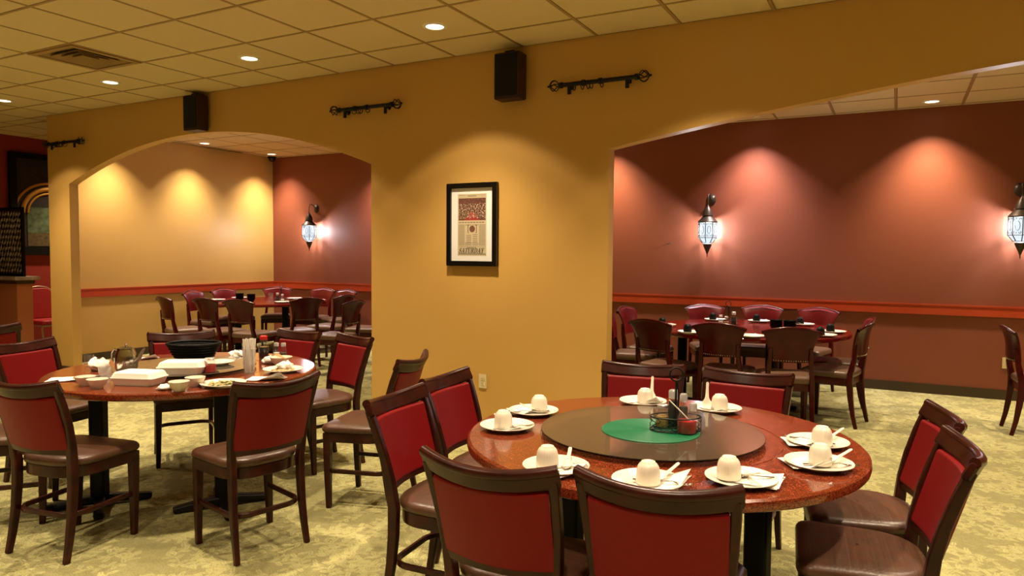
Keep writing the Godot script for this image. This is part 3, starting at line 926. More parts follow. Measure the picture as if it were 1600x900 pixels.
# ------------------------------------------------------------------ tables
func round_table(label: String, c: Vector3, r: float, m: Material, cols: Array, group: String, grooved: bool) -> void:
	var t := thing("round_table", label, "table", c, 0.0, group)
	var top := MB.new()
	var pr := [Vector2(0.0001, TOP - 0.042), Vector2(r - 0.012, TOP - 0.042), Vector2(r - 0.003, TOP - 0.036), Vector2(r, TOP - 0.022), Vector2(r - 0.003, TOP - 0.007), Vector2(r - 0.012, TOP)]
	if grooved: pr.append_array([Vector2(0.475, TOP), Vector2(0.473, TOP - 0.0025), Vector2(0.469, TOP - 0.0025), Vector2(0.467, TOP)])
	pr.append(Vector2(0.0001, TOP))
	top.lathe(pr, 96, Vector3(), 1, 1, 34)
	part(t, "tabletop", top, m)
	for k in cols:
		var p := Vector3(k.x, 0, k.y) - Vector3(c.x, 0, c.z)
		var yaw := atan2(-(cols[1].y - cols[0].y), cols[1].x - cols[0].x)
		var co := MB.new()
		co.box(p + Vector3(0, 0.37, 0), Vector3(0.085, 0.66, 0.075), 0.012, yaw)
		part(t, "column", co, M.black)
		var ft := MB.new()
		for a in [0.0, PI / 2]:
			var d := Vector3(cos(a + yaw + 0.5), 0, -sin(a + yaw + 0.5))
			ft.bar([p - d * 0.27 + Vector3(0, 0.022, 0), p - d * 0.07 + Vector3(0, 0.040, 0), p + d * 0.07 + Vector3(0, 0.040, 0), p + d * 0.27 + Vector3(0, 0.022, 0)], [Vector2(0.036, 0.058), Vector2(0.05, 0.06), Vector2(0.05, 0.06), Vector2(0.036, 0.058)], 0.014, Vector3.UP, 0.008)
		part(t, "foot", ft, M.iron)
		var mp := MB.new()
		mp.box(p + Vector3(0, TOP - 0.052, 0), Vector3(0.30, 0.018, 0.30), 0.004, yaw)
		part(t, "mounting_plate", mp, M.black)

func turntable(label: String, at: Vector3, r: float) -> void:
	var t := thing("turntable", label, "turntable", at, 0.0)
	var g := MB.new()
	g.lathe([Vector2(0.0001, SUS - 0.008), Vector2(r - 0.002, SUS - 0.008)], 80); g.lathe([Vector2(r - 0.002, SUS), Vector2(0.0001, SUS)], 80)
	part(t, "glass_disc", g, M.turntable)
	var e := MB.new()
	e.lathe([Vector2(r - 0.003, SUS - 0.008), Vector2(r, SUS - 0.0065), Vector2(r, SUS - 0.0015), Vector2(r - 0.003, SUS)], 80, Vector3(), 1, 1, 60)
	part(t, "glass_rim", e, M.glass_edge)
	var b := MB.new()
	b.lathe([Vector2(0.14, TOP), Vector2(0.15, TOP + 0.003), Vector2(0.15, SUS - 0.010), Vector2(0.13, SUS - 0.0085), Vector2(0.0001, SUS - 0.0085)], 40)
	part(t, "bearing", b, M.glass_edge)

func tables() -> void:
	round_table("red granite round table laid with inverted white cups", Vector3(-0.82, 0, -2.780), 0.768, M.granite, [Vector2(-1.22, -2.85), Vector2(-0.42, -2.705)], "granite topped round tables", true)
	round_table("red granite round table littered with leftovers and takeout boxes", Vector3(-3.797, 0, -2.884), 0.762, M.granite, [Vector2(-4.045, -2.481), Vector2(-3.41, -2.823)], "granite topped round tables", true)
	round_table("dark red round table in the right alcove, laid with black cups", Vector3(-1.27, 0, -7.288), 0.93, M.table_red, [Vector2(-1.84, -7.00), Vector2(-1.03, -7.10)], "glossy red alcove tables", false)
	round_table("dark red round table in the left alcove corner", Vector3(-8.1, 0, -7.50), 0.86, M.table_red, [Vector2(-8.35, -7.2), Vector2(-7.83, -7.6)], "glossy red alcove tables", false)
	turntable("glass turntable on the laid granite table", Vector3(-0.85, 0, -2.765), 0.438)
	turntable("glass turntable on the littered granite table", Vector3(-3.797, 0, -2.884), 0.40)
	var gm := MB.new()     # ridged green mat
	var pr := [Vector2(0.0001, 0.003)]
	for i in 22:
		var r := 0.012 + 0.0082 * i
		pr.append_array([Vector2(r, 0.0022), Vector2(r + 0.0025, 0.0048), Vector2(r + 0.0050, 0.0048), Vector2(r + 0.0072, 0.0022)])
	pr.append_array([Vector2(0.189, 0.005), Vector2(0.192, 0.003), Vector2(0.192, 0.0)])
	pr.reverse()
	gm.lathe(pr, 56, Vector3(), 1, 1, 20)
	solo("table_mat", gm, M.mat_green, "round green ridged mat in the middle of the glass turntable", "mat", Vector3(-0.842, SUS, -2.738))

# ------------------------------------------------------------------ chairs
func bent(x0: float, x1: float, n: int, y: float, z: float, sag: float, dip := 0.0) -> Array:
	var p := []
	for i in n + 1:
		var x := lerpf(x0, x1, float(i) / n)
		var q := 1.0 - (x / 0.215) * (x / 0.215)
		p.append(Vector3(x, y - dip * q, z - sag * q))
	return p

func dining_chair(label: String) -> Node3D:
	var t := thing("dining_chair", label, "chair", Vector3(), 0.0, "red backed dining chairs")
	var ol := rounded([Vector2(-0.222, 0.225), Vector2(0.222, 0.225), Vector2(0.198, -0.178), Vector2(-0.198, -0.178)], [0.045, 0.045, 0.15, 0.15], 8)
	var R := []
	var c := Vector2(0, 0.03)
	for s in [[0.445, 0.955], [0.448, 0.99], [0.458, 1.01], [0.472, 1.005], [0.484, 0.965], [0.491, 0.88], [0.496, 0.68], [0.498, 0.35], [0.498, 0.02]]:
		var r := PackedVector3Array()
		for p in ol: r.append(Vector3(c.x + (p.x - c.x) * s[1], s[0], c.y + (p.y - c.y) * s[1]))
		R.append(r)
	var seat := MB.new()
	seat.surf(R); seat.cap(R[0], Vector3.DOWN)
	part(t, "seat", seat, M.seat)
	var ap := MB.new()
	var o2 := PackedVector2Array()
	for p in ol: o2.append(c + (p - c) * 0.965)
	ap.slab(o2, 0.388, 0.447, 0.005)
	part(t, "seat_frame", ap, M.wood)
	for s in [-1, 1]:
		var l := MB.new()
		l.bar([Vector3(s * 0.196, 0.0, 0.180), Vector3(s * 0.193, 0.2, 0.186), Vector3(s * 0.189, 0.44, 0.190)], [Vector2(0.028, 0.030), Vector2(0.036, 0.038), Vector2(0.044, 0.046)], 0.006, Vector3.RIGHT, 0.003)
		part(t, "front_leg", l, M.wood)
	for s in [-1, 1]:
		var l := MB.new()
		var pts := [Vector3(0.187, 0.0, -0.207), Vector3(0.184, 0.10, -0.186), Vector3(0.182, 0.22, -0.168), Vector3(0.181, 0.34, -0.158), Vector3(0.181, 0.45, -0.156), Vector3(0.190, 0.56, -0.168), Vector3(0.200, 0.66, -0.190), Vector3(0.207, 0.76, -0.222), Vector3(0.211, 0.845, -0.254)]
		var pp := []
		for p in pts: pp.append(Vector3(p.x * s, p.y, p.z))
		l.bar(pp, [Vector2(0.026, 0.030), Vector2(0.029, 0.034), Vector2(0.032, 0.039), Vector2(0.034, 0.043), Vector2(0.035, 0.045), Vector2(0.033, 0.040), Vector2(0.030, 0.036), Vector2(0.030, 0.034), Vector2(0.031, 0.030)], 0.007, Vector3.RIGHT, 0.003)
		part(t, "rear_leg", l, M.wood)
	var cr := MB.new()
	cr.bar(bent(-0.2275, 0.2275, 14, 0.846, -0.250, 0.048, 0.022), [Vector2(0.064, 0.030)], 0.013, Vector3(0, 0.084, -0.042).normalized(), 0.006, 3)
	var rl := bent(-0.2255, 0.2255, 14, 0.872, -0.263, 0.048, 0.022)
	cr.tube(rl, 0.017, 10)
	part(t, "crest_rail", cr, M.wood)
	var bp := MB.new()
	bp.bar(bent(-0.188, 0.188, 12, 0.676, -0.194, 0.045, 0.010), [Vector2(0.285, 0.036)], 0.016, Vector3(0, 0.235, -0.070).normalized(), 0.006, 3)
	part(t, "back_pad", bp, M.red_pad)
	var lr := MB.new()
	lr.bar(bent(-0.186, 0.186, 12, 0.530, -0.156, 0.045), [Vector2(0.036, 0.028)], 0.006, Vector3(0, 0.235, -0.06).normalized())
	part(t, "lower_rail", lr, M.wood)
	var st := MB.new()
	var path := []
	var corner := rounded([Vector2(-0.186, 0.185), Vector2(-0.178, -0.175), Vector2(0.178, -0.175), Vector2(0.186, 0.185)], [0.0001, 0.085, 0.085, 0.0001], 7)
	for p in corner: path.append(Vector3(p.x, 0.215, p.y))
	var pth := []
	for i in range(7, path.size() - 7): pth.append(path[i])
	st.bar(pth, [Vector2(0.026, 0.018)], 0.006, Vector3.UP, 0.0)
	part(t, "stretcher", st, M.wood)
	return t

func alcove_chair(label: String) -> Node3D:
	var t := thing("alcove_chair", label, "chair", Vector3(), 0.0, "mahogany alcove chairs")
	var ol := rounded([Vector2(-0.222, 0.235), Vector2(0.222, 0.235), Vector2(0.190, -0.185), Vector2(-0.190, -0.185)], [0.05, 0.05, 0.05, 0.05], 6)
	var c := Vector2(0, 0.03)
	var R := []
	for s in [[0.425, 0.97], [0.430, 1.0], [0.448, 1.015], [0.468, 1.0], [0.480, 0.95], [0.488, 0.82], [0.492, 0.55], [0.493, 0.02]]:
		var r := PackedVector3Array()
		for p in ol: r.append(Vector3(c.x + (p.x - c.x) * s[1], s[0], c.y + (p.y - c.y) * s[1]))
		R.append(r)
	var seat := MB.new()
	seat.surf(R); seat.cap(R[0], Vector3.DOWN)
	part(t, "seat", seat, M.taupe)
	var ap := MB.new()
	var o2 := PackedVector2Array()
	for p in ol: o2.append(c + (p - c) * 0.975)
	ap.slab(o2, 0.362, 0.427, 0.005)
	part(t, "seat_frame", ap, M.mahogany)
	for s in [-1, 1]:
		var l := MB.new()
		l.bar([Vector3(s * 0.196, 0.0, 0.205), Vector3(s * 0.196, 0.2, 0.202), Vector3(s * 0.194, 0.42, 0.200)], [Vector2(0.028, 0.028), Vector2(0.034, 0.036), Vector2(0.042, 0.044)], 0.006, Vector3.RIGHT, 0.003)
		part(t, "front_leg", l, M.mahogany)
	for s in [-1, 1]:
		var l := MB.new()
		var pts := [Vector3(0.182, 0.0, -0.236), Vector3(0.180, 0.12, -0.208), Vector3(0.178, 0.25, -0.188), Vector3(0.176, 0.37, -0.176), Vector3(0.175, 0.46, -0.178), Vector3(0.165, 0.55, -0.196), Vector3(0.158, 0.64, -0.212), Vector3(0.156, 0.72, -0.220)]
		var pp := []
		for p in pts: pp.append(Vector3(p.x * s, p.y, p.z))
		l.bar(pp, [Vector2(0.028, 0.030), Vector2(0.032, 0.036), Vector2(0.036, 0.044), Vector2(0.038, 0.050), Vector2(0.038, 0.050), Vector2(0.036, 0.044), Vector2(0.034, 0.034), Vector2(0.030, 0.026)], 0.008, Vector3.RIGHT, 0.003)
		part(t, "rear_leg", l, M.mahogany)
	# curved fan shaped back: wood shell behind, wine red pad in front, rolled top
	var rows := 9; var cols := 14
	var G := [[], []]
	for i in rows + 1:
		var u := float(i) / rows
		var a := PackedVector3Array(); var b := PackedVector3Array()
		for j in cols + 1:
			var w := -1.0 + 2.0 * j / cols
			var hw := 0.168 + 0.010 * u + 0.048 * u * u * u
			var y := lerpf(0.608, 0.850 + 0.045 * (1.0 - w * w), u)
			var q := 1.0 - w * w
			var z := -0.200 - 0.016 * u - 0.050 * q - 0.034 * u * u * u
			var th := 0.017
			a.append(Vector3(hw * w, y, z)); b.append(Vector3(hw * w, y, z + th * (0.35 + 0.65 * minf(1.0, 4.0 * (1.0 - absf(w)) + 0.2))))
		G[0].append(a); G[1].append(b)
	var back := MB.new()
	var shell := []
	for i in rows + 1:      # closed ring: back face, then a thin front offset
		var r := PackedVector3Array(G[0][i])
		for j in range(cols, -1, -1): r.append(G[0][i][j] + Vector3(0, 0, 0.012))
		shell.append(r)
	back.surf(shell, true); back.cap(shell[0], Vector3.DOWN); back.cap(shell[-1], Vector3.UP)
	part(t, "back_shell", back, M.mahogany)
	var pad := MB.new()
	var padr := []
	for i in rows + 1:
		var r := PackedVector3Array()
		for j in cols + 1: r.append(G[1][i][j] + Vector3(0, 0, 0.010))
		for j in range(cols, -1, -1): r.append(G[0][i][j] + Vector3(0, 0, 0.0115))
		padr.append(r)
	pad.surf(padr, true); pad.cap(padr[0], Vector3.DOWN); pad.cap(padr[-1], Vector3.UP)
	part(t, "back_pad", pad, M.wine_pad)
	var roll := MB.new()
	var rp := []; var rd := []
	for j in cols + 1:
		var w := -1.0 + 2.0 * j / cols
		rp.append(G[0][rows][j] + Vector3(w * 0.004, 0.0, 0.004)); rd.append(0.0125 + 0.004 * absf(w * w * w))
	roll.tube(rp, 0.013, 8, false, rd)
	part(t, "top_roll", roll, M.mahogany)
	var nl := MB.new()
	for k in 17:
		var w := -0.9 + 1.8 * k / 16.0
		nl.ball(Vector3(0.168 * w, 0.622, -0.203 - 0.050 * (1.0 - w * w)), Vector3(0.0055, 0.0055, 0.004), 5, 3)
	part(t, "nailhead_trim", nl, M.steel)
	return t

func chairs() -> void:
	var d: Node3D = null
	var L := [
		[-1.06, -2.07, 182, "red backed chair seen from behind, left of the two nearest the camera"],
		[-0.59, -2.135, 187, "red backed chair seen from behind, right of the two nearest the camera"],
		[-1.63, -2.49, 95, "red backed chair left of the laid table, nearer of that pair"],
		[-1.71, -2.99, 93, "red backed chair left of the laid table, farther of that pair"],
		[-0.06, -2.69, 277, "red backed chair at the laid table's right side, nearer and largest"],
		[-0.08, -3.17, 281, "red backed chair at the laid table's right side, farther one"],
		[-1.17, -3.555, 11, "red backed chair behind the laid table, beside the pillar edge"],
		[-0.680, -3.58, 357, "red backed chair behind the laid table, facing the condiment caddy"],
		[-3.64, -2.10, 190, "red backed chair at the littered table's near left, seat toward us"],
		[-2.86, -2.54, 256, "red backed chair seen from behind before the littered table"],
		[-3.51, -3.75, 343, "red backed chair right of the littered table, close to the pillar's left edge"],
		[-2.74, -3.34, 285, "dining chair seen half from behind in front of the ochre pillar"],
		[-4.81, -2.67, 102, "red backed chair at the littered table's left end, cut by the photo's edge"],
		[-4.45, -3.37, 58, "red backed chair behind the black basket on the littered table"],
		[-4.01, -3.76, 357, "red backed chair behind the soy bottle on the littered table"],
		[-4.31, -2.14, 142, "dining chair at far left, only its seat edge inside the photo"],
		[-6.66, -3.21, 235, "dining chair back in front of the buff half wall"]]
	for l in L:
		var at := Vector3(l[0], 0, l[1]); var turn := deg_to_rad(l[2])
		if d == null:
			d = dining_chair(l[3]); d.position = at; d.rotation.y = turn
		else: copy(d, l[3], at, turn)
	var a: Node3D = null
	var A := [
		[-1.86, -6.47, 163, "mahogany chair back with a nailhead edge, leftmost of the right alcove's near row"],
		[-1.31, -6.46, 177, "mahogany chair back in the middle of the right alcove's near row"],
		[-0.80, -6.41, 196, "mahogany chair back at the right of the right alcove's near row"],
		[-0.46, -6.95, 258, "mahogany chair seen from the side at the alcove table's right end, nearer one"],
		[-0.46, -7.47, 277, "mahogany chair hidden behind another at the alcove table's right end"],
		[-1.82, -8.10, 28, "wine red chair against the terracotta wall, left of the far three"],
		[-1.33, -8.33, 3, "wine red chair against the terracotta wall, middle of the far three"],
		[-0.82, -8.30, 341, "wine red chair against the terracotta wall, right of the far three"],
		[-2.37, -7.53, 84, "wine red chair at the right alcove table's left end, farther one"],
		[-2.35, -7.02, 104, "wine red chair half hidden by the pillar's right edge"],
		[1.10, -7.34, 95, "mahogany chair cut by the right edge of the photo"],
		[-8.10, -6.12, 166, "mahogany chair at the left alcove table, leftmost against the ochre wall"],
		[-7.56, -6.26, 180, "mahogany chair at the left alcove table, second of the near row"],
		[-7.01, -6.26, 188, "mahogany chair at the left alcove table, third and nearest of the near row"],
		[-6.78, -6.80, 250, "mahogany chair with its back to us right of the left alcove table"],
		[-6.80, -7.40, 275, "mahogany chair overlapping the wine red chair under the alcove lantern"],
		[-6.00, -6.66, 277, "low dark mahogany chair back beside the pillar's left edge"],
		[-6.20, -7.45, 287, "wine red chair cut off by the pillar's left edge"],
		[-8.76, -7.02, 105, "wine red chair against the ochre side wall, left of the far pair"],
		[-8.92, -7.62, 88, "wine red chair against the ochre side wall, right of the far pair"],
		[-8.66, -8.22, 42, "wine red chair in the very corner of the left alcove"],
		[-7.98, -8.32, 6, "wine red chair before the terracotta wall, nearest below the corner lantern"],
		[-7.44, -8.19, 352, "wine red chair before the terracotta wall, farthest right in the left alcove"]]
	for l in A:
		var at := Vector3(l[0], 0, l[1]); var turn := deg_to_rad(l[2])
		if a == null:
			a = alcove_chair(l[3]); a.position = at; a.rotation.y = turn
		else: copy(a, l[3], at, turn)

# ------------------------------------------------------------------ crockery
func plate_mb(r: float) -> MB:
	var m := MB.new()
	m.lathe([Vector2(0.0001, 0.004), Vector2(r * 0.52, 0.004), Vector2(r * 0.54, 0.0), Vector2(r * 0.60, 0.0), Vector2(r * 0.64, 0.004), Vector2(r * 0.97, 0.0175), Vector2(r, 0.0195), Vector2(r * 0.99, 0.0215), Vector2(r * 0.96, 0.0205), Vector2(r * 0.70, 0.0095), Vector2(r * 0.62, 0.0075), Vector2(0.0001, 0.0075)], 44, Vector3(), 1, 1, 30)
	return m

func cup_mb(ribs := true) -> MB:      # teacup standing on its rim, foot ring up
	var m := MB.new()
	var pr := [Vector2(0.0350, 0.001), Vector2(0.0375, 0.0), Vector2(0.0380, 0.004), Vector2(0.0372, 0.020), Vector2(0.0358, 0.040), Vector2(0.0325, 0.054), Vector2(0.0270, 0.0625), Vector2(0.0225, 0.0650), Vector2(0.0215, 0.0690), Vector2(0.0195, 0.0690), Vector2(0.0185, 0.0660), Vector2(0.0001, 0.0655)]
	var R := []
	var seg := 72
	for p in pr:
		var r := PackedVector3Array()
		for j in seg:
			var a := TAU * j / seg
			var k: float = 1.0 + (0.012 * cos(24 * a) if ribs and p.y > 0.01 and p.y < 0.06 else 0.0)
			r.append(Vector3(cos(a) * p.x * k, p.y, sin(a) * p.x * k))
		R.append(r)
	m.surf(R)
	return m

func spoon_mb() -> MB:      # porcelain soup spoon, bowl at the origin, handle towards +x
	var m := MB.new()
	var R := []
	for s in [[-0.030, 0.0015], [-0.026, 0.012], [-0.014, 0.0195], [0.0, 0.0215], [0.014, 0.0195], [0.026, 0.0125], [0.036, 0.0085], [0.055, 0.0070], [0.080, 0.0062], [0.098, 0.0066], [0.104, 0.0030]]:
		var x: float = s[0]; var w: float = s[1]
		var lift := 0.0 if x < 0.02 else pow((x - 0.02) / 0.084, 1.2) * 0.030
		var dep := 0.011 * clampf(1.0 - (x / 0.034) * (x / 0.034), 0.0, 1.0) + 0.0015
		var r := PackedVector3Array()
		for k in 7:
			var a := -1.0 + k / 3.0
			r.append(Vector3(x, 0.0135 + lift - dep * (1.0 - a * a), a * w))
		for k in 7:
			var a := 1.0 - k / 3.0
			r.append(Vector3(x, 0.0135 + lift - 0.0032 - dep * (1.0 - a * a), a * w * 0.96))
		R.append(r)
	m.surf(R); m.cap(R[0], Vector3.LEFT); m.cap(R[-1], Vector3.RIGHT)
	return m

func fork_mb() -> MB:
	var m := MB.new()
	m.bar([Vector3(-0.095, 0.004, 0), Vector3(-0.05, 0.0055, 0), Vector3(0.0, 0.0080, 0), Vector3(0.028, 0.0105, 0), Vector3(0.042, 0.0065, 0), Vector3(0.052, 0.0045, 0)], [Vector2(0.015, 0.0020), Vector2(0.0105, 0.0022), Vector2(0.006, 0.0024), Vector2(0.006, 0.0024), Vector2(0.016, 0.0018), Vector2(0.021, 0.0016)], 0.0007, Vector3(0, 0, 1), 0.0, 1)
	for k in 4:
		var z := -0.0084 + 0.0056 * k
		m.bar([Vector3(0.050, 0.0045, z), Vector3(0.075, 0.0050, z), Vector3(0.090, 0.0095, z)], [Vector2(0.0034, 0.0016), Vector2(0.0030, 0.0014), Vector2(0.0018, 0.0012)], 0.0005, Vector3(0, 0, 1), 0.0, 1)
	return m

func napkin_mb(w: float, d: float, seed_: int, curl := 0.012) -> MB:      # folded paper napkin, two leaves a little apart, corners lifting
	var m := MB.new()
	rng.seed = seed_
	var f := noise(8, 9.0, seed_, 2)
	for leaf in 2:
		var top := []; 
		for i in 9:
			var r := PackedVector3Array(); var rb := PackedVector3Array()
			for j in 9:
				var u := i / 8.0 - 0.5; var v := j / 8.0 - 0.5
				var e := maxf(0.0, u + v - 0.35)
				var y := 0.0016 + leaf * 0.0018 + e * curl * 1.6 * (1 + leaf * 0.6) + absf(f.get_noise_2d(u + leaf, v)) * 0.0022
				r.append(Vector3(u * w, y, v * d).rotated(Vector3.UP, leaf * 0.09))
			top.append(r)
		var R := []
		for i in 9:
			var r := PackedVector3Array(top[i])
			for j in range(8, -1, -1): r.append(top[i][j] - Vector3(0, 0.0009, 0))
			R.append(r)
		m.surf(R); m.cap(R[0], Vector3.LEFT); m.cap(R[-1], Vector3.RIGHT)
	return m

func crumple_mb(r: float, seed_: int, flat := 0.6) -> MB:
	var m := MB.new()
	var f := noise(8, 1.6, seed_, 3)
	var R := []
	for i in 10:
		var a := -PI / 2 + PI * i / 9
		var ring := PackedVector3Array()
		for j in 16:
			var b := TAU * j / 16
			var d := Vector3(cos(a) * cos(b), sin(a), cos(a) * sin(b))
			var k := 1.0 + f.get_noise_3dv(d * 1.3) * 0.55 + f.get_noise_3dv(d * 3.6) * 0.35
			var p := d * r * k
			ring.append(Vector3(p.x, maxf(0.0, r * flat * 0.72 + p.y * flat), p.z))
		R.append(ring)
	m.surf(R)
	return m

func bowl_mb(r: float, h: float, foot := 0.45) -> MB:
	var m := MB.new()
	m.lathe([Vector2(0.0001, 0.002), Vector2(r * foot, 0.0), Vector2(r * (foot + 0.05), h * 0.10), Vector2(r * 0.78, h * 0.45), Vector2(r * 0.96, h * 0.88), Vector2(r, h), Vector2(r * 0.97, h), Vector2(r * 0.92, h * 0.86), Vector2(r * 0.70, h * 0.40), Vector2(r * 0.40, h * 0.14), Vector2(0.0001, h * 0.11)], 32, Vector3(), 1, 1, 45)
	return m

func bottle(called: String, label: String, cat: String, at: Vector3, r: float, h: float, fill: Material, level: float, capm: Material, caph: float, turn := 0.0) -> Node3D:
	var t := thing(called, label, cat, at, turn)
	var g := MB.new()
	g.lathe([Vector2(0.0001, 0.001), Vector2(r * 0.9, 0.0), Vector2(r, h * 0.05), Vector2(r, h * 0.62), Vector2(r * 0.82, h * 0.80), Vector2(r * 0.70, h)], 20, Vector3(), 1, 1, 40)
	part(t, "glass_body", g, M.glass)
	var f := MB.new()
	var top := h * level
	f.lathe([Vector2(0.0001, 0.003), Vector2(r * 0.90, 0.003), Vector2(r * 0.94, h * 0.06), Vector2(r * (0.94 if level < 0.65 else 0.80), top), Vector2(0.0001, top)], 20, Vector3(), 1, 1, 40)
	part(t, "contents", f, fill)
	var c := MB.new()
	c.lathe([Vector2(r * 0.76, h), Vector2(r * 0.78, h + caph * 0.8), Vector2(r * 0.62, h + caph), Vector2(0.0001, h + caph)], 20)
	part(t, "cap", c, capm)
	return t

func caddy(label: String, at: Vector3, turn: float, s: float) -> void:
	var t := thing("condiment_caddy", label, "caddy", at, turn, "wire condiment caddies")
	var b := MB.new()
	for y in [0.004, 0.055]: b.ring(Vector3(0, y, 0), 0.10 * s, 0.0028, 1, 28, 5, 1.0, 0.62)
	for k in 3: b.tube([Vector3(-0.095 * s, 0.003, -0.03 + 0.03 * k) * Vector3(1 if k == 1 else 0.85, 1, 1), Vector3(0.095 * s, 0.003, -0.03 + 0.03 * k) * Vector3(1 if k == 1 else 0.85, 1, 1)], 0.0022, 5)
	for k in 12:
		var a := TAU * k / 12
		var pth := []
		for i in 9:
			var u := i / 8.0
			var an := a + 0.30 * sin(u * TAU) 
			pth.append(Vector3(0.10 * s * cos(an), 0.004 + 0.051 * u, 0.062 * s * sin(an)))
		b.tube(pth, 0.0017, 4)
	part(t, "wire_basket", b, M.iron)
	var h := MB.new()
	h.tube([Vector3(0, 0.003, 0), Vector3(0, 0.195, 0)], 0.0042, 7)
	h.tube([Vector3(0.010, 0.003, 0), Vector3(0.010, 0.15, 0), Vector3(0.004, 0.19, 0)], 0.003, 6)
	h.ring(Vector3(0, 0.222, 0), 0.026, 0.0040, 2, 18, 6)
	part(t, "ring_handle", h, M.iron)

func front_setting() -> void:
	var place := ["at the left edge of the laid table", "nearest the ochre pillar's outlet", "behind the caddy, to its left", "behind the caddy, to its right", "behind the left foreground chair back", "straight behind the right foreground chair back", "at the near side, right of the foreground chairs", "at the right edge, farther of the two", "at the right edge, nearer of the two"]
	var P := [Vector2(-1.395, -2.565), Vector2(-1.425, -2.868), Vector2(-1.060, -3.320), Vector2(-0.715, -3.345), Vector2(-0.985, -2.155), Vector2(-0.669, -2.155), Vector2(-0.417, -2.330), Vector2(-0.245, -2.935), Vector2(-0.215, -2.635)]
	var C := [Vector2(-1.397, -2.535), Vector2(-1.405, -2.885), Vector2(-1.040, -3.290), Vector2(-0.697, -3.325), Vector2(-1.010, -2.140), Vector2(-0.661, -2.135), Vector2(-0.452, -2.315), Vector2(-0.228, -2.900), Vector2(-0.210, -2.625)]
	# spoon, fork, napkin: offset to the right and towards the near rim, then the way the handle points in the same axes
	var RX := Vector3(0.881, 0, -0.473); var DZ := Vector3(0.473, 0, 0.881)
	var S := [[0.028, 0.020, -0.8, -0.6], [0.040, 0.020, -1.0, 0.1], [0.040, 0.005, 0.3, -1.0], [-0.048, 0.010, 0.3, -1.0], [0.035, 0.012, 0.2, -1.0], [0.030, 0.0, 0.8, -0.6], [0.018, -0.030, 0.15, 1.0], [0.030, -0.015, 0.9, -0.4], [0.030, 0.0, 0.9, -0.3]]
	var F := [[0.030, 0.040, 1.0, -0.45], [-0.020, 0.040, -1.0, 0.1], [0.0, 0.050, 1.0, -0.2], [0.0, 0.050, -1.0, -0.2], [0.020, 0.045, 1.0, -0.35], [0.045, 0.025, 1.0, 0.35], [0.045, 0.000, -1.0, -0.1], [-0.030, -0.010, -0.8, -0.6], [0.030, 0.035, 1.0, 0.1]]
	var Nk := [[0.0, 0.015, 25], [-0.045, -0.015, 40], [0.020, 0.010, -10], [-0.035, 0.010, 20], [0.015, 0.030, 60], [0.040, 0.020, 75], [0.055, 0.015, 85], [-0.055, -0.010, 20], [-0.040, -0.012, 30]]
	var pm := plate_mb(0.113).mesh(M.china); var cm := cup_mb().mesh(M.cup); var sm := spoon_mb().mesh(M.cup); var fm := fork_mb().mesh(M.steel)
	var nm := []
	for k in 3: nm.append(napkin_mb(0.115 + 0.012 * k, 0.13, 90 + k, 0.010 + 0.008 * k).mesh(M.paper))
	var base := TOP + 0.0076
	for i in 9:
		var p := Vector3(P[i].x, 0, P[i].y)
		mi("dinner_plate", pm, "white dinner plate " + place[i], "plate", p + Vector3(0, TOP, 0), 0, "dinner plates on the laid table")
		mi("paper_napkin", nm[i % 3], "folded white paper napkin on the plate " + place[i], "napkin", p + RX * Nk[i][0] + DZ * Nk[i][1] + Vector3(0, base, 0), Nk[i][2], "folded napkins on the laid table")
		mi("teacup", cm, "inverted ribbed white teacup " + place[i], "cup", Vector3(C[i].x, base + 0.0060, C[i].y), i * 37, "inverted teacups on the laid table")
		var so := mi("soup_spoon", sm, "white porcelain soup spoon " + place[i], "spoon", p + RX * S[i][0] + DZ * S[i][1] + Vector3(0, base + 0.004, 0), way(RX * S[i][2] + DZ * S[i][3]), "porcelain spoons on the laid table")
		if i == 2 or i == 3: so.rotation.z = 0.80; so.position.y += 0.014
		mi("fork", fm, "steel fork lying on the napkin " + place[i], "fork", p + RX * F[i][0] + DZ * F[i][1] + Vector3(0, base + 0.0055, 0), way(RX * F[i][2] + DZ * F[i][3]), "forks on the laid table")
	var y := SUS + 0.006
	caddy("black wire condiment caddy on the green mat", Vector3(-0.752, y, -2.776), 0.49, 1.0)
	bottle("mustard_jar", "short glass jar of mustard with a steel lid in the caddy", "jar", Vector3(-0.812, y, -2.80), 0.028, 0.078, M.mustard, 0.60, M.chrome, 0.014)
	bottle("soy_bottle", "tall dark soy bottle with a chrome top in the caddy", "bottle", Vector3(-0.772, y, -2.815), 0.025, 0.118, M.soy, 0.9, M.chrome, 0.034)
	bottle("pepper_shaker", "slim pepper shaker with chrome top behind the soy bottle", "shaker", Vector3(-0.735, y, -2.832), 0.020, 0.105, M.pepper, 0.8, M.chrome, 0.032)
	bottle("salt_shaker", "small glass shaker behind the chili jar", "shaker", Vector3(-0.690, y, -2.806), 0.019, 0.078, M.salt, 0.5, M.chrome, 0.030)
	var cj := thing("chili_jar", "open glass jar of red chili sauce in the caddy", "jar", Vector3(-0.700, y, -2.752))
	var g := MB.new()
	g.lathe([Vector2(0.0001, 0.001), Vector2(0.034, 0.0), Vector2(0.037, 0.006), Vector2(0.038, 0.05), Vector2(0.034, 0.066), Vector2(0.030, 0.072), Vector2(0.031, 0.082)], 24, Vector3(), 1, 1, 40)
	part(cj, "glass_body", g, M.glass)
	var s := MB.new()
	s.lathe([Vector2(0.0001, 0.003), Vector2(0.033, 0.003), Vector2(0.0352, 0.008), Vector2(0.0358, 0.050), Vector2(0.0001, 0.052)], 24, Vector3(), 1, 1, 40)
	part(cj, "chili_sauce", s, M.sauce_red)
	var sp := MB.new()
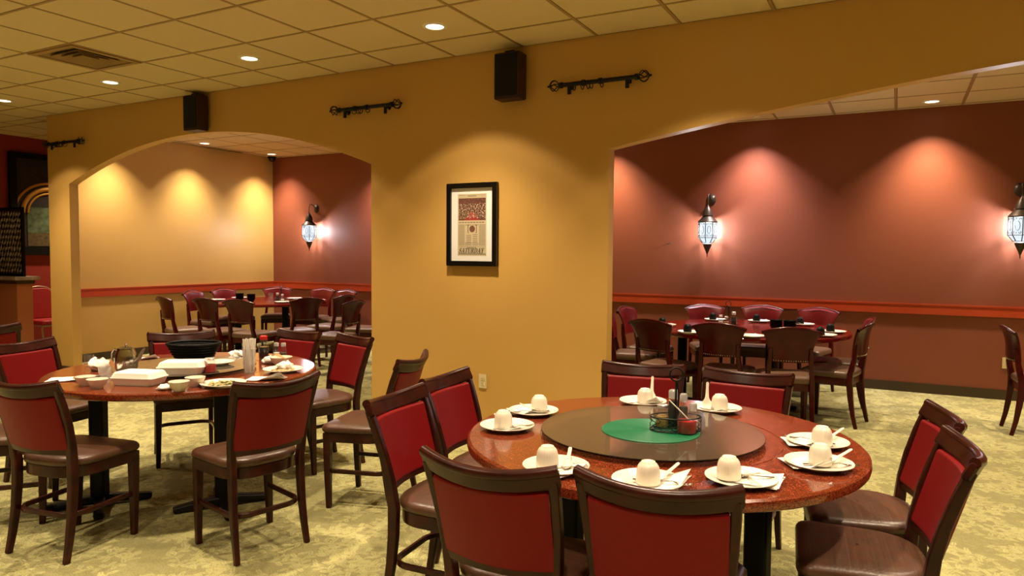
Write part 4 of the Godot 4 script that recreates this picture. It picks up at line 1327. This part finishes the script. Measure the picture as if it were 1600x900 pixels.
	sp.bar([Vector3(0.012, 0.045, 0), Vector3(-0.022, 0.082, 0.004), Vector3(-0.070, 0.128, 0.008)], [Vector2(0.008, 0.004), Vector2(0.008, 0.004), Vector2(0.011, 0.004)], 0.0018, Vector3(0, 0, 1), 0.001)
	solo("sauce_spoon", sp, M.straw, "white plastic spoon sticking out of the chili jar", "spoon", Vector3(-0.700, y, -2.752), 0.3)

func way(d: Vector3) -> float:      # degrees that turn +x towards d
	return rad_to_deg(atan2(-d.z, d.x))

func mi(called: String, me: Mesh, label: String, cat: String, at: Vector3, deg := 0.0, group := "") -> MeshInstance3D:
	var o := MeshInstance3D.new()
	o.name = numbered(called); o.mesh = me; o.position = at; o.rotation.y = deg_to_rad(deg)
	add_child(o, true); tag(o, label, cat, group)
	return o

func scraps(called: String, label: String, at: Vector3, r: float, n: int, mats: Array, seed_: int) -> void:
	rng.seed = seed_
	var t := thing(called, label, "food", at)
	t.set_meta("kind", "stuff")
	for k in mats.size():
		var m := MB.new()
		for i in n:
			var a := rng.randf() * TAU; var d := sqrt(rng.randf()) * r
			var o := MB.new()
			o.ball(Vector3(), Vector3(rng.randf_range(0.005, 0.014), rng.randf_range(0.003, 0.006), rng.randf_range(0.005, 0.010)), 6, 4)
			m.moved(Transform3D(Basis(Vector3.UP, rng.randf() * TAU), Vector3(cos(a) * d, 0.003 + rng.randf() * 0.006, sin(a) * d)), o)
		part(t, "food_bits", m, mats[k])

func takeout_box(label: String, at: Vector3, turn: float) -> void:
	var t := thing("takeout_box", label, "takeout box", at, turn, "foam takeout boxes")
	var o := rounded([Vector2(-0.125, -0.078), Vector2(0.125, -0.078), Vector2(0.125, 0.078), Vector2(-0.125, 0.078)], [0.025, 0.025, 0.025, 0.025], 5)
	for lid in 2:
		var m := MB.new()
		var R := []
		for s in ([[0.0, 0.86], [0.003, 0.89], [0.034, 0.985], [0.036, 1.03], [0.039, 1.03], [0.0392, 0.98]] if lid == 0 else [[0.039, 0.98], [0.0394, 1.035], [0.0424, 1.035], [0.044, 0.985], [0.066, 0.90], [0.070, 0.85], [0.070, 0.5]]):
			var r := PackedVector3Array()
			for p in o: r.append(Vector3(p.x * s[1], s[0], p.y * s[1]))
			R.append(r)
		m.surf(R); m.cap(R[0], Vector3.DOWN); m.cap(R[-1], Vector3.UP)
		part(t, ["tray", "lid"][lid], m, M.foam)

func left_setting() -> void:
	var T := TOP; var U := SUS
	var pm := plate_mb(0.118)
	solo("paper_wrapper", napkin_mb(0.30, 0.15, 3, 0.02), M.paper, "wide white paper wrapper at the littered table's left edge", "wrapper", Vector3(-4.02, T, -2.36), 0.75)
	scraps("dumpling_scraps", "yellow food scraps on the white paper wrapper", Vector3(-3.99, T + 0.006, -2.36), 0.05, 12, [M.rice, M.food], 8)
	var bm := bowl_mb(0.052, 0.050, 0.5).mesh(M.china)
	mi("soup_bowl", bm, "small white bowl at the littered table's left, left of its pair", "bowl", Vector3(-3.80, T, -2.265), 0, "small white bowls on the littered table")
	mi("soup_bowl", bm, "small white bowl at the littered table's left, holding a clear cup", "bowl", Vector3(-3.672, T, -2.252), 0, "small white bowls on the littered table")
	mi("soup_bowl", bm, "small white bowl in front of the takeout boxes, near the table rim", "bowl", Vector3(-3.250, T, -2.42), 0, "small white bowls on the littered table")
	mi("soup_bowl", bm, "small white bowl between the takeout box and the sauce jar", "bowl", Vector3(-3.285, T, -2.545), 0, "small white bowls on the littered table")
	var cc := MB.new()
	cc.lathe([Vector2(0.0001, 0.001), Vector2(0.026, 0.0), Vector2(0.036, 0.085), Vector2(0.0345, 0.085), Vector2(0.0245, 0.003), Vector2(0.0001, 0.003)], 24)
	solo("plastic_cup", cc, M.clear_plastic, "clear plastic cup behind the left pair of bowls", "cup", Vector3(-3.80, T, -2.375), 0)
	var wad := MB.new()
	solo("crumpled_napkin", crumple_mb(0.058, 5, 0.7), M.paper, "crumpled napkin left of the steel pitcher", "napkin", Vector3(-4.22, T, -2.60), 0.3, "crumpled napkins on the littered table")
	solo("crumpled_napkin", crumple_mb(0.055, 15, 0.55), M.paper, "crumpled napkin right of the black basket", "napkin", Vector3(-3.90, T, -3.36), 0.9, "crumpled napkins on the littered table")
	solo("crumpled_napkin", crumple_mb(0.060, 25, 0.45), M.paper, "crumpled napkin right of the cup of straws", "napkin", Vector3(-3.54, T, -3.32), 1.9, "crumpled napkins on the littered table")
	solo("crumpled_napkin", crumple_mb(0.034, 35, 0.5), M.paper, "tiny paper wad in front of the takeout boxes", "napkin", Vector3(-3.34, T, -2.40), 0.2, "crumpled napkins on the littered table")
	var gl := MB.new()
	gl.lathe([Vector2(0.0001, 0.004), Vector2(0.026, 0.0), Vector2(0.030, 0.07), Vector2(0.0285, 0.07), Vector2(0.0245, 0.006), Vector2(0.0001, 0.006)], 20)
	solo("water_glass", gl, M.glass, "short clear glass by the pier at the table's far left", "glass", Vector3(-4.42, T, -2.66))
	solo("paper_napkin", napkin_mb(0.16, 0.10, 13, 0.02), M.paper, "flat white napkin at the far rim, left of the basket", "napkin", Vector3(-4.40, T, -3.02), 0.6)
	# steel pitcher with spout, handle and lid
	var p := thing("steel_pitcher", "shiny steel teapot on the littered table", "teapot", Vector3(-3.955, U, -2.60), 0.35)
	p.scale = Vector3.ONE * 0.86
	var b := MB.new()
	b.lathe([Vector2(0.0001, 0.002), Vector2(0.062, 0.0), Vector2(0.070, 0.015), Vector2(0.074, 0.055), Vector2(0.068, 0.110), Vector2(0.055, 0.138), Vector2(0.054, 0.145)], 32, Vector3(), 1, 1, 45)
	part(p, "body", b, M.steel)
	var sp := MB.new()
	sp.tube([Vector3(0.060, 0.055, 0), Vector3(0.095, 0.085, 0), Vector3(0.118, 0.130, 0), Vector3(0.135, 0.152, 0)], 0.012, 10, false, [0.022, 0.016, 0.011, 0.009])
	part(p, "spout", sp, M.steel)
	var ha := MB.new()
	ha.tube([Vector3(-0.056, 0.130, 0), Vector3(-0.085, 0.140, 0), Vector3(-0.108, 0.115, 0), Vector3(-0.106, 0.070, 0), Vector3(-0.074, 0.040, 0)], 0.0075, 8)
	part(p, "handle", ha, M.steel)
	var ld := MB.new()
	ld.lathe([Vector2(0.055, 0.145), Vector2(0.054, 0.150), Vector2(0.030, 0.160), Vector2(0.008, 0.163), Vector2(0.006, 0.170), Vector2(0.011, 0.178), Vector2(0.0001, 0.184)], 28, Vector3(), 1, 1, 40)
	part(p, "lid", ld, M.steel)
	takeout_box("white foam takeout box in front, left of the pair", Vector3(-3.60, T, -2.44), 0.35)
	takeout_box("white foam takeout box leaning farther back, right of the pair", Vector3(-3.585, U, -2.70), 0.62)
	# black basket
	var bk := thing("serving_basket", "large black oval basket on the littered table", "basket", Vector3(-3.92, U, -3.03), 0.55)
	var bb := MB.new()
	bb.lathe([Vector2(0.0001, 0.003), Vector2(0.085, 0.0), Vector2(0.100, 0.006), Vector2(0.160, 0.107), Vector2(0.155, 0.109), Vector2(0.095, 0.010), Vector2(0.0001, 0.008)], 40, Vector3(), 1.0, 0.8)
	part(bk, "shell", bb, M.black)
	for k in 6:
		var wv := MB.new()
		var pth := []
		for i in 64:
			var a := TAU * i / 64
			var r := 0.106 + 0.0095 * k + 0.0016 * cos(32 * a + PI * k)
			pth.append(Vector3(cos(a) * r, 0.012 + 0.0170 * k, sin(a) * r * 0.8))
		wv.tube(pth, 0.0068, 5, true)
		part(bk, "woven_strand", wv, M.black)
	var rm := MB.new()
	rm.ring(Vector3(0, 0.111, 0), 0.160, 0.009, 1, 48, 6, 1.0, 0.8)
	part(bk, "rim", rm, M.black)
	solo("dinner_plate", plate_mb(0.095), M.china, "white plate tucked behind the red sauce jar", "plate", Vector3(-3.665, U, -3.005), 0, "plates on the littered table")
	solo("dinner_plate", pm, M.china, "white plate with leftovers at the near rim, beside the chopsticks", "plate", Vector3(-3.165, T, -2.625), 0, "plates on the littered table")
	scraps("fried_rice", "rice and greens left on the near plate", Vector3(-3.165, T + 0.010, -2.625), 0.07, 26, [M.rice, M.greens, M.rice], 18)
	solo("dinner_plate", pm, M.china, "white plate with leftovers at the right end of the littered table", "plate", Vector3(-3.235, T, -3.12), 0, "plates on the littered table")
	scraps("noodle_scraps", "pale noodles and orange scraps on the right plate", Vector3(-3.235, T + 0.008, -3.12), 0.065, 22, [M.rice, M.food, M.rice], 28)
	solo("crumpled_napkin", crumple_mb(0.05, 45, 0.5), M.paper, "crumpled napkin on the right plate of leftovers", "napkin", Vector3(-3.26, T + 0.012, -3.16), 0.2, "crumpled napkins on the littered table")
	bottle("sauce_jar", "small glass jar of red sauce on the littered turntable", "jar", Vector3(-3.475, U, -2.79), 0.036, 0.072, M.sauce_red, 0.62, M.chrome, 0.012)
	var stick := MB.new()
	stick.bar([Vector3(-0.12, 0.0035, 0), Vector3(0.12, 0.0032, 0)], [Vector2(0.0075, 0.007), Vector2(0.0045, 0.0042)], 0.0018, Vector3(0, 0, 1), 0.0)
	var sm := stick.mesh(M.bamboo)
	mi("chopstick", sm, "bamboo chopstick at the near rim, left of the crossing pair", "chopstick", Vector3(-3.015, T, -2.735), 20, "bamboo chopsticks")
	mi("chopstick", sm, "bamboo chopstick at the near rim, right of the crossing pair", "chopstick", Vector3(-2.995, T, -2.760), 12, "bamboo chopsticks")
	solo("paper_napkin", napkin_mb(0.20, 0.13, 23, 0.03), M.paper, "folded white napkin right of the chopsticks", "napkin", Vector3(-3.125, T, -2.885), 0.4)
	# cup of wrapped straws
	var st := thing("straw_cup", "tall clear tumbler on the littered table", "tumbler", Vector3(-3.350, T, -2.965))
	var tc := MB.new()
	tc.lathe([Vector2(0.0001, 0.004), Vector2(0.030, 0.0), Vector2(0.040, 0.150), Vector2(0.038, 0.150), Vector2(0.0285, 0.008), Vector2(0.0001, 0.008)], 28)
	part(st, "tumbler", tc, M.clear_plastic)
	var sw := MB.new()
	sw.tube([Vector3(0, 0, 0), Vector3(0, 0.198, 0)], 0.0042, 6)
	var swm := sw.mesh(M.straw)
	rng.seed = 55
	for k in 14:
		var a := TAU * k / 14.0 * 2.4
		var rr := 0.004 + 0.021 * sqrt(k / 14.0)
		var q := mi("paper_straw", swm, "wrapped white straw in the clear tumbler", "straw", Vector3(-3.350 + cos(a) * rr, T + 0.010, -2.965 + sin(a) * rr), 0, "wrapped straws in the clear tumbler")
		q.rotation = Vector3(sin(a) * rr * 3.0, 0, -cos(a) * rr * 3.0)
	bottle("soy_bottle", "soy sauce bottle with a red cap on the littered table", "bottle", Vector3(-3.735, T, -3.43), 0.033, 0.130, M.soy, 0.62, M.red_cap, 0.026)
	bottle("salt_shaker", "glass salt shaker beside the red capped bottle, left of the pair", "shaker", Vector3(-3.665, T, -3.475), 0.021, 0.085, M.salt, 0.5, M.chrome, 0.024)
	bottle("pepper_shaker", "glass pepper shaker, right of the pair by the red capped bottle", "shaker", Vector3(-3.615, T, -3.49), 0.021, 0.085, M.pepper, 0.5, M.chrome, 0.024)
	solo("soup_bowl", bowl_mb(0.070, 0.055, 0.5), M.china, "white bowl with chopsticks across it", "bowl", Vector3(-3.425, T, -3.285), 0, "small white bowls on the littered table")
	mi("chopstick", sm, "bamboo chopstick across the white bowl, front one", "chopstick", Vector3(-3.425, T + 0.0545, -3.275), -28, "bamboo chopsticks")
	mi("chopstick", sm, "bamboo chopstick across the white bowl, rear one", "chopstick", Vector3(-3.425, T + 0.0545, -3.292), -31, "bamboo chopsticks")

func alcove_settings() -> void:
	var pm := plate_mb(0.115).mesh(M.china); var bc := cup_mb(false).mesh(M.black); var nm := napkin_mb(0.10, 0.12, 7, 0.012).mesh(M.paper)
	var where := ["at the left end of the right alcove table", "between the two left chair backs of the right alcove", "at the far left of the right alcove table, beside the caddy", "at the far middle of the right alcove table", "between the middle and right chair backs of the right alcove", "at the right end of the right alcove table, nearer one", "at the right end of the right alcove table, farther one", "behind the black bowls on the right alcove table"]
	var P := [Vector2(-2.03, -7.02), Vector2(-1.64, -6.50), Vector2(-1.72, -7.88), Vector2(-1.28, -7.98), Vector2(-1.10, -6.48), Vector2(-0.555, -6.90), Vector2(-0.50, -7.26), Vector2(-0.83, -7.86)]
	for i in P.size():
		var p := Vector3(P[i].x, TOP, P[i].y)
		mi("dinner_plate", pm, "white plate " + where[i], "plate", p, 0, "plates on the right alcove table")
		mi("paper_napkin", nm, "folded white napkin " + where[i], "napkin", p + Vector3(0.03, 0.0076, 0.01), 35 * i, "napkins on the right alcove table")
		if i != 4: mi("teacup", bc, "inverted black cup " + where[i], "cup", p + Vector3(-0.025, 0.0135, 0), 0, "black cups on the right alcove table")
	var bw := bowl_mb(0.060, 0.050, 0.5).mesh(M.black)
	var stacks := [["left", Vector2(-1.0, -7.22)], ["right", Vector2(-0.875, -7.22)]]
	var rank := ["bottom", "second", "third", "top"]
	for s in stacks:
		for k in 4: mi("black_bowl", bw, "black bowl, %s of the %s stack on the right alcove table" % [rank[k], s[0]], "bowl", Vector3(s[1].x, TOP + 0.017 * k, s[1].y), 0, "stacked black bowls on the right alcove table")
	caddy("black wire condiment caddy on the right alcove table", Vector3(-1.49, TOP, -7.42), 0.3, 1.0)
	bottle("salt_shaker", "glass shaker in the right alcove caddy, leftmost", "shaker", Vector3(-1.56, TOP + 0.005, -7.40), 0.024, 0.080, M.salt, 0.55, M.chrome, 0.024)
	bottle("mustard_jar", "glass jar in the middle of the right alcove caddy", "jar", Vector3(-1.50, TOP + 0.005, -7.385), 0.026, 0.075, M.mustard, 0.5, M.chrome, 0.018)
	bottle("soy_bottle", "dark soy bottle at the right of the right alcove caddy", "bottle", Vector3(-1.435, TOP + 0.005, -7.42), 0.028, 0.110, M.soy, 0.75, M.chrome, 0.030)
	# the table in the left alcove
	var w2 := ["left of the black bowls in the left alcove", "at the near rim of the left alcove table, by the caddy", "behind the caddy on the left alcove table", "at the far right of the left alcove table, left of two", "at the far right of the left alcove table, right of two", "at the far left of the left alcove table"]
	var Q := [Vector2(-8.62, -7.06), Vector2(-7.52, -7.26), Vector2(-7.95, -7.90), Vector2(-7.65, -7.92), Vector2(-7.40, -7.80), Vector2(-8.72, -7.55)]
	for i in Q.size():
		var p := Vector3(Q[i].x, TOP, Q[i].y)
		mi("dinner_plate", pm, "white plate " + w2[i], "plate", p, 0, "plates on the left alcove table")
		mi("paper_napkin", nm, "white napkin standing " + w2[i], "napkin", p + Vector3(0.02, 0.0076, 0.0), 50 * i, "napkins on the left alcove table")
	var s2 := [["left", Vector2(-8.36, -7.24)], ["right", Vector2(-8.08, -7.20)]]
	for s in s2:
		for k in 4: mi("black_bowl", bw, "black bowl, %s of the %s stack on the left alcove table" % [rank[k], s[0]], "bowl", Vector3(s[1].x, TOP + 0.019 * k, s[1].y), 0, "stacked black bowls on the left alcove table")
	var tg := MB.new()
	tg.lathe([Vector2(0.0001, 0.004), Vector2(0.030, 0.0), Vector2(0.037, 0.13), Vector2(0.035, 0.13), Vector2(0.0285, 0.008), Vector2(0.0001, 0.008)], 20)
	solo("water_tumbler", tg, M.glass, "clear tumbler left of the caddy in the left alcove", "glass", Vector3(-7.80, TOP, -7.30))
	caddy("black wire condiment caddy on the left alcove table", Vector3(-7.66, TOP, -7.36), 0.3, 1.0)
	bottle("soy_bottle", "dark soy bottle in the left alcove caddy", "bottle", Vector3(-7.72, TOP + 0.005, -7.35), 0.026, 0.10, M.soy, 0.8, M.chrome, 0.026)
	bottle("salt_shaker", "glass salt shaker in the left alcove caddy", "shaker", Vector3(-7.62, TOP + 0.005, -7.345), 0.024, 0.085, M.salt, 0.5, M.chrome, 0.024)
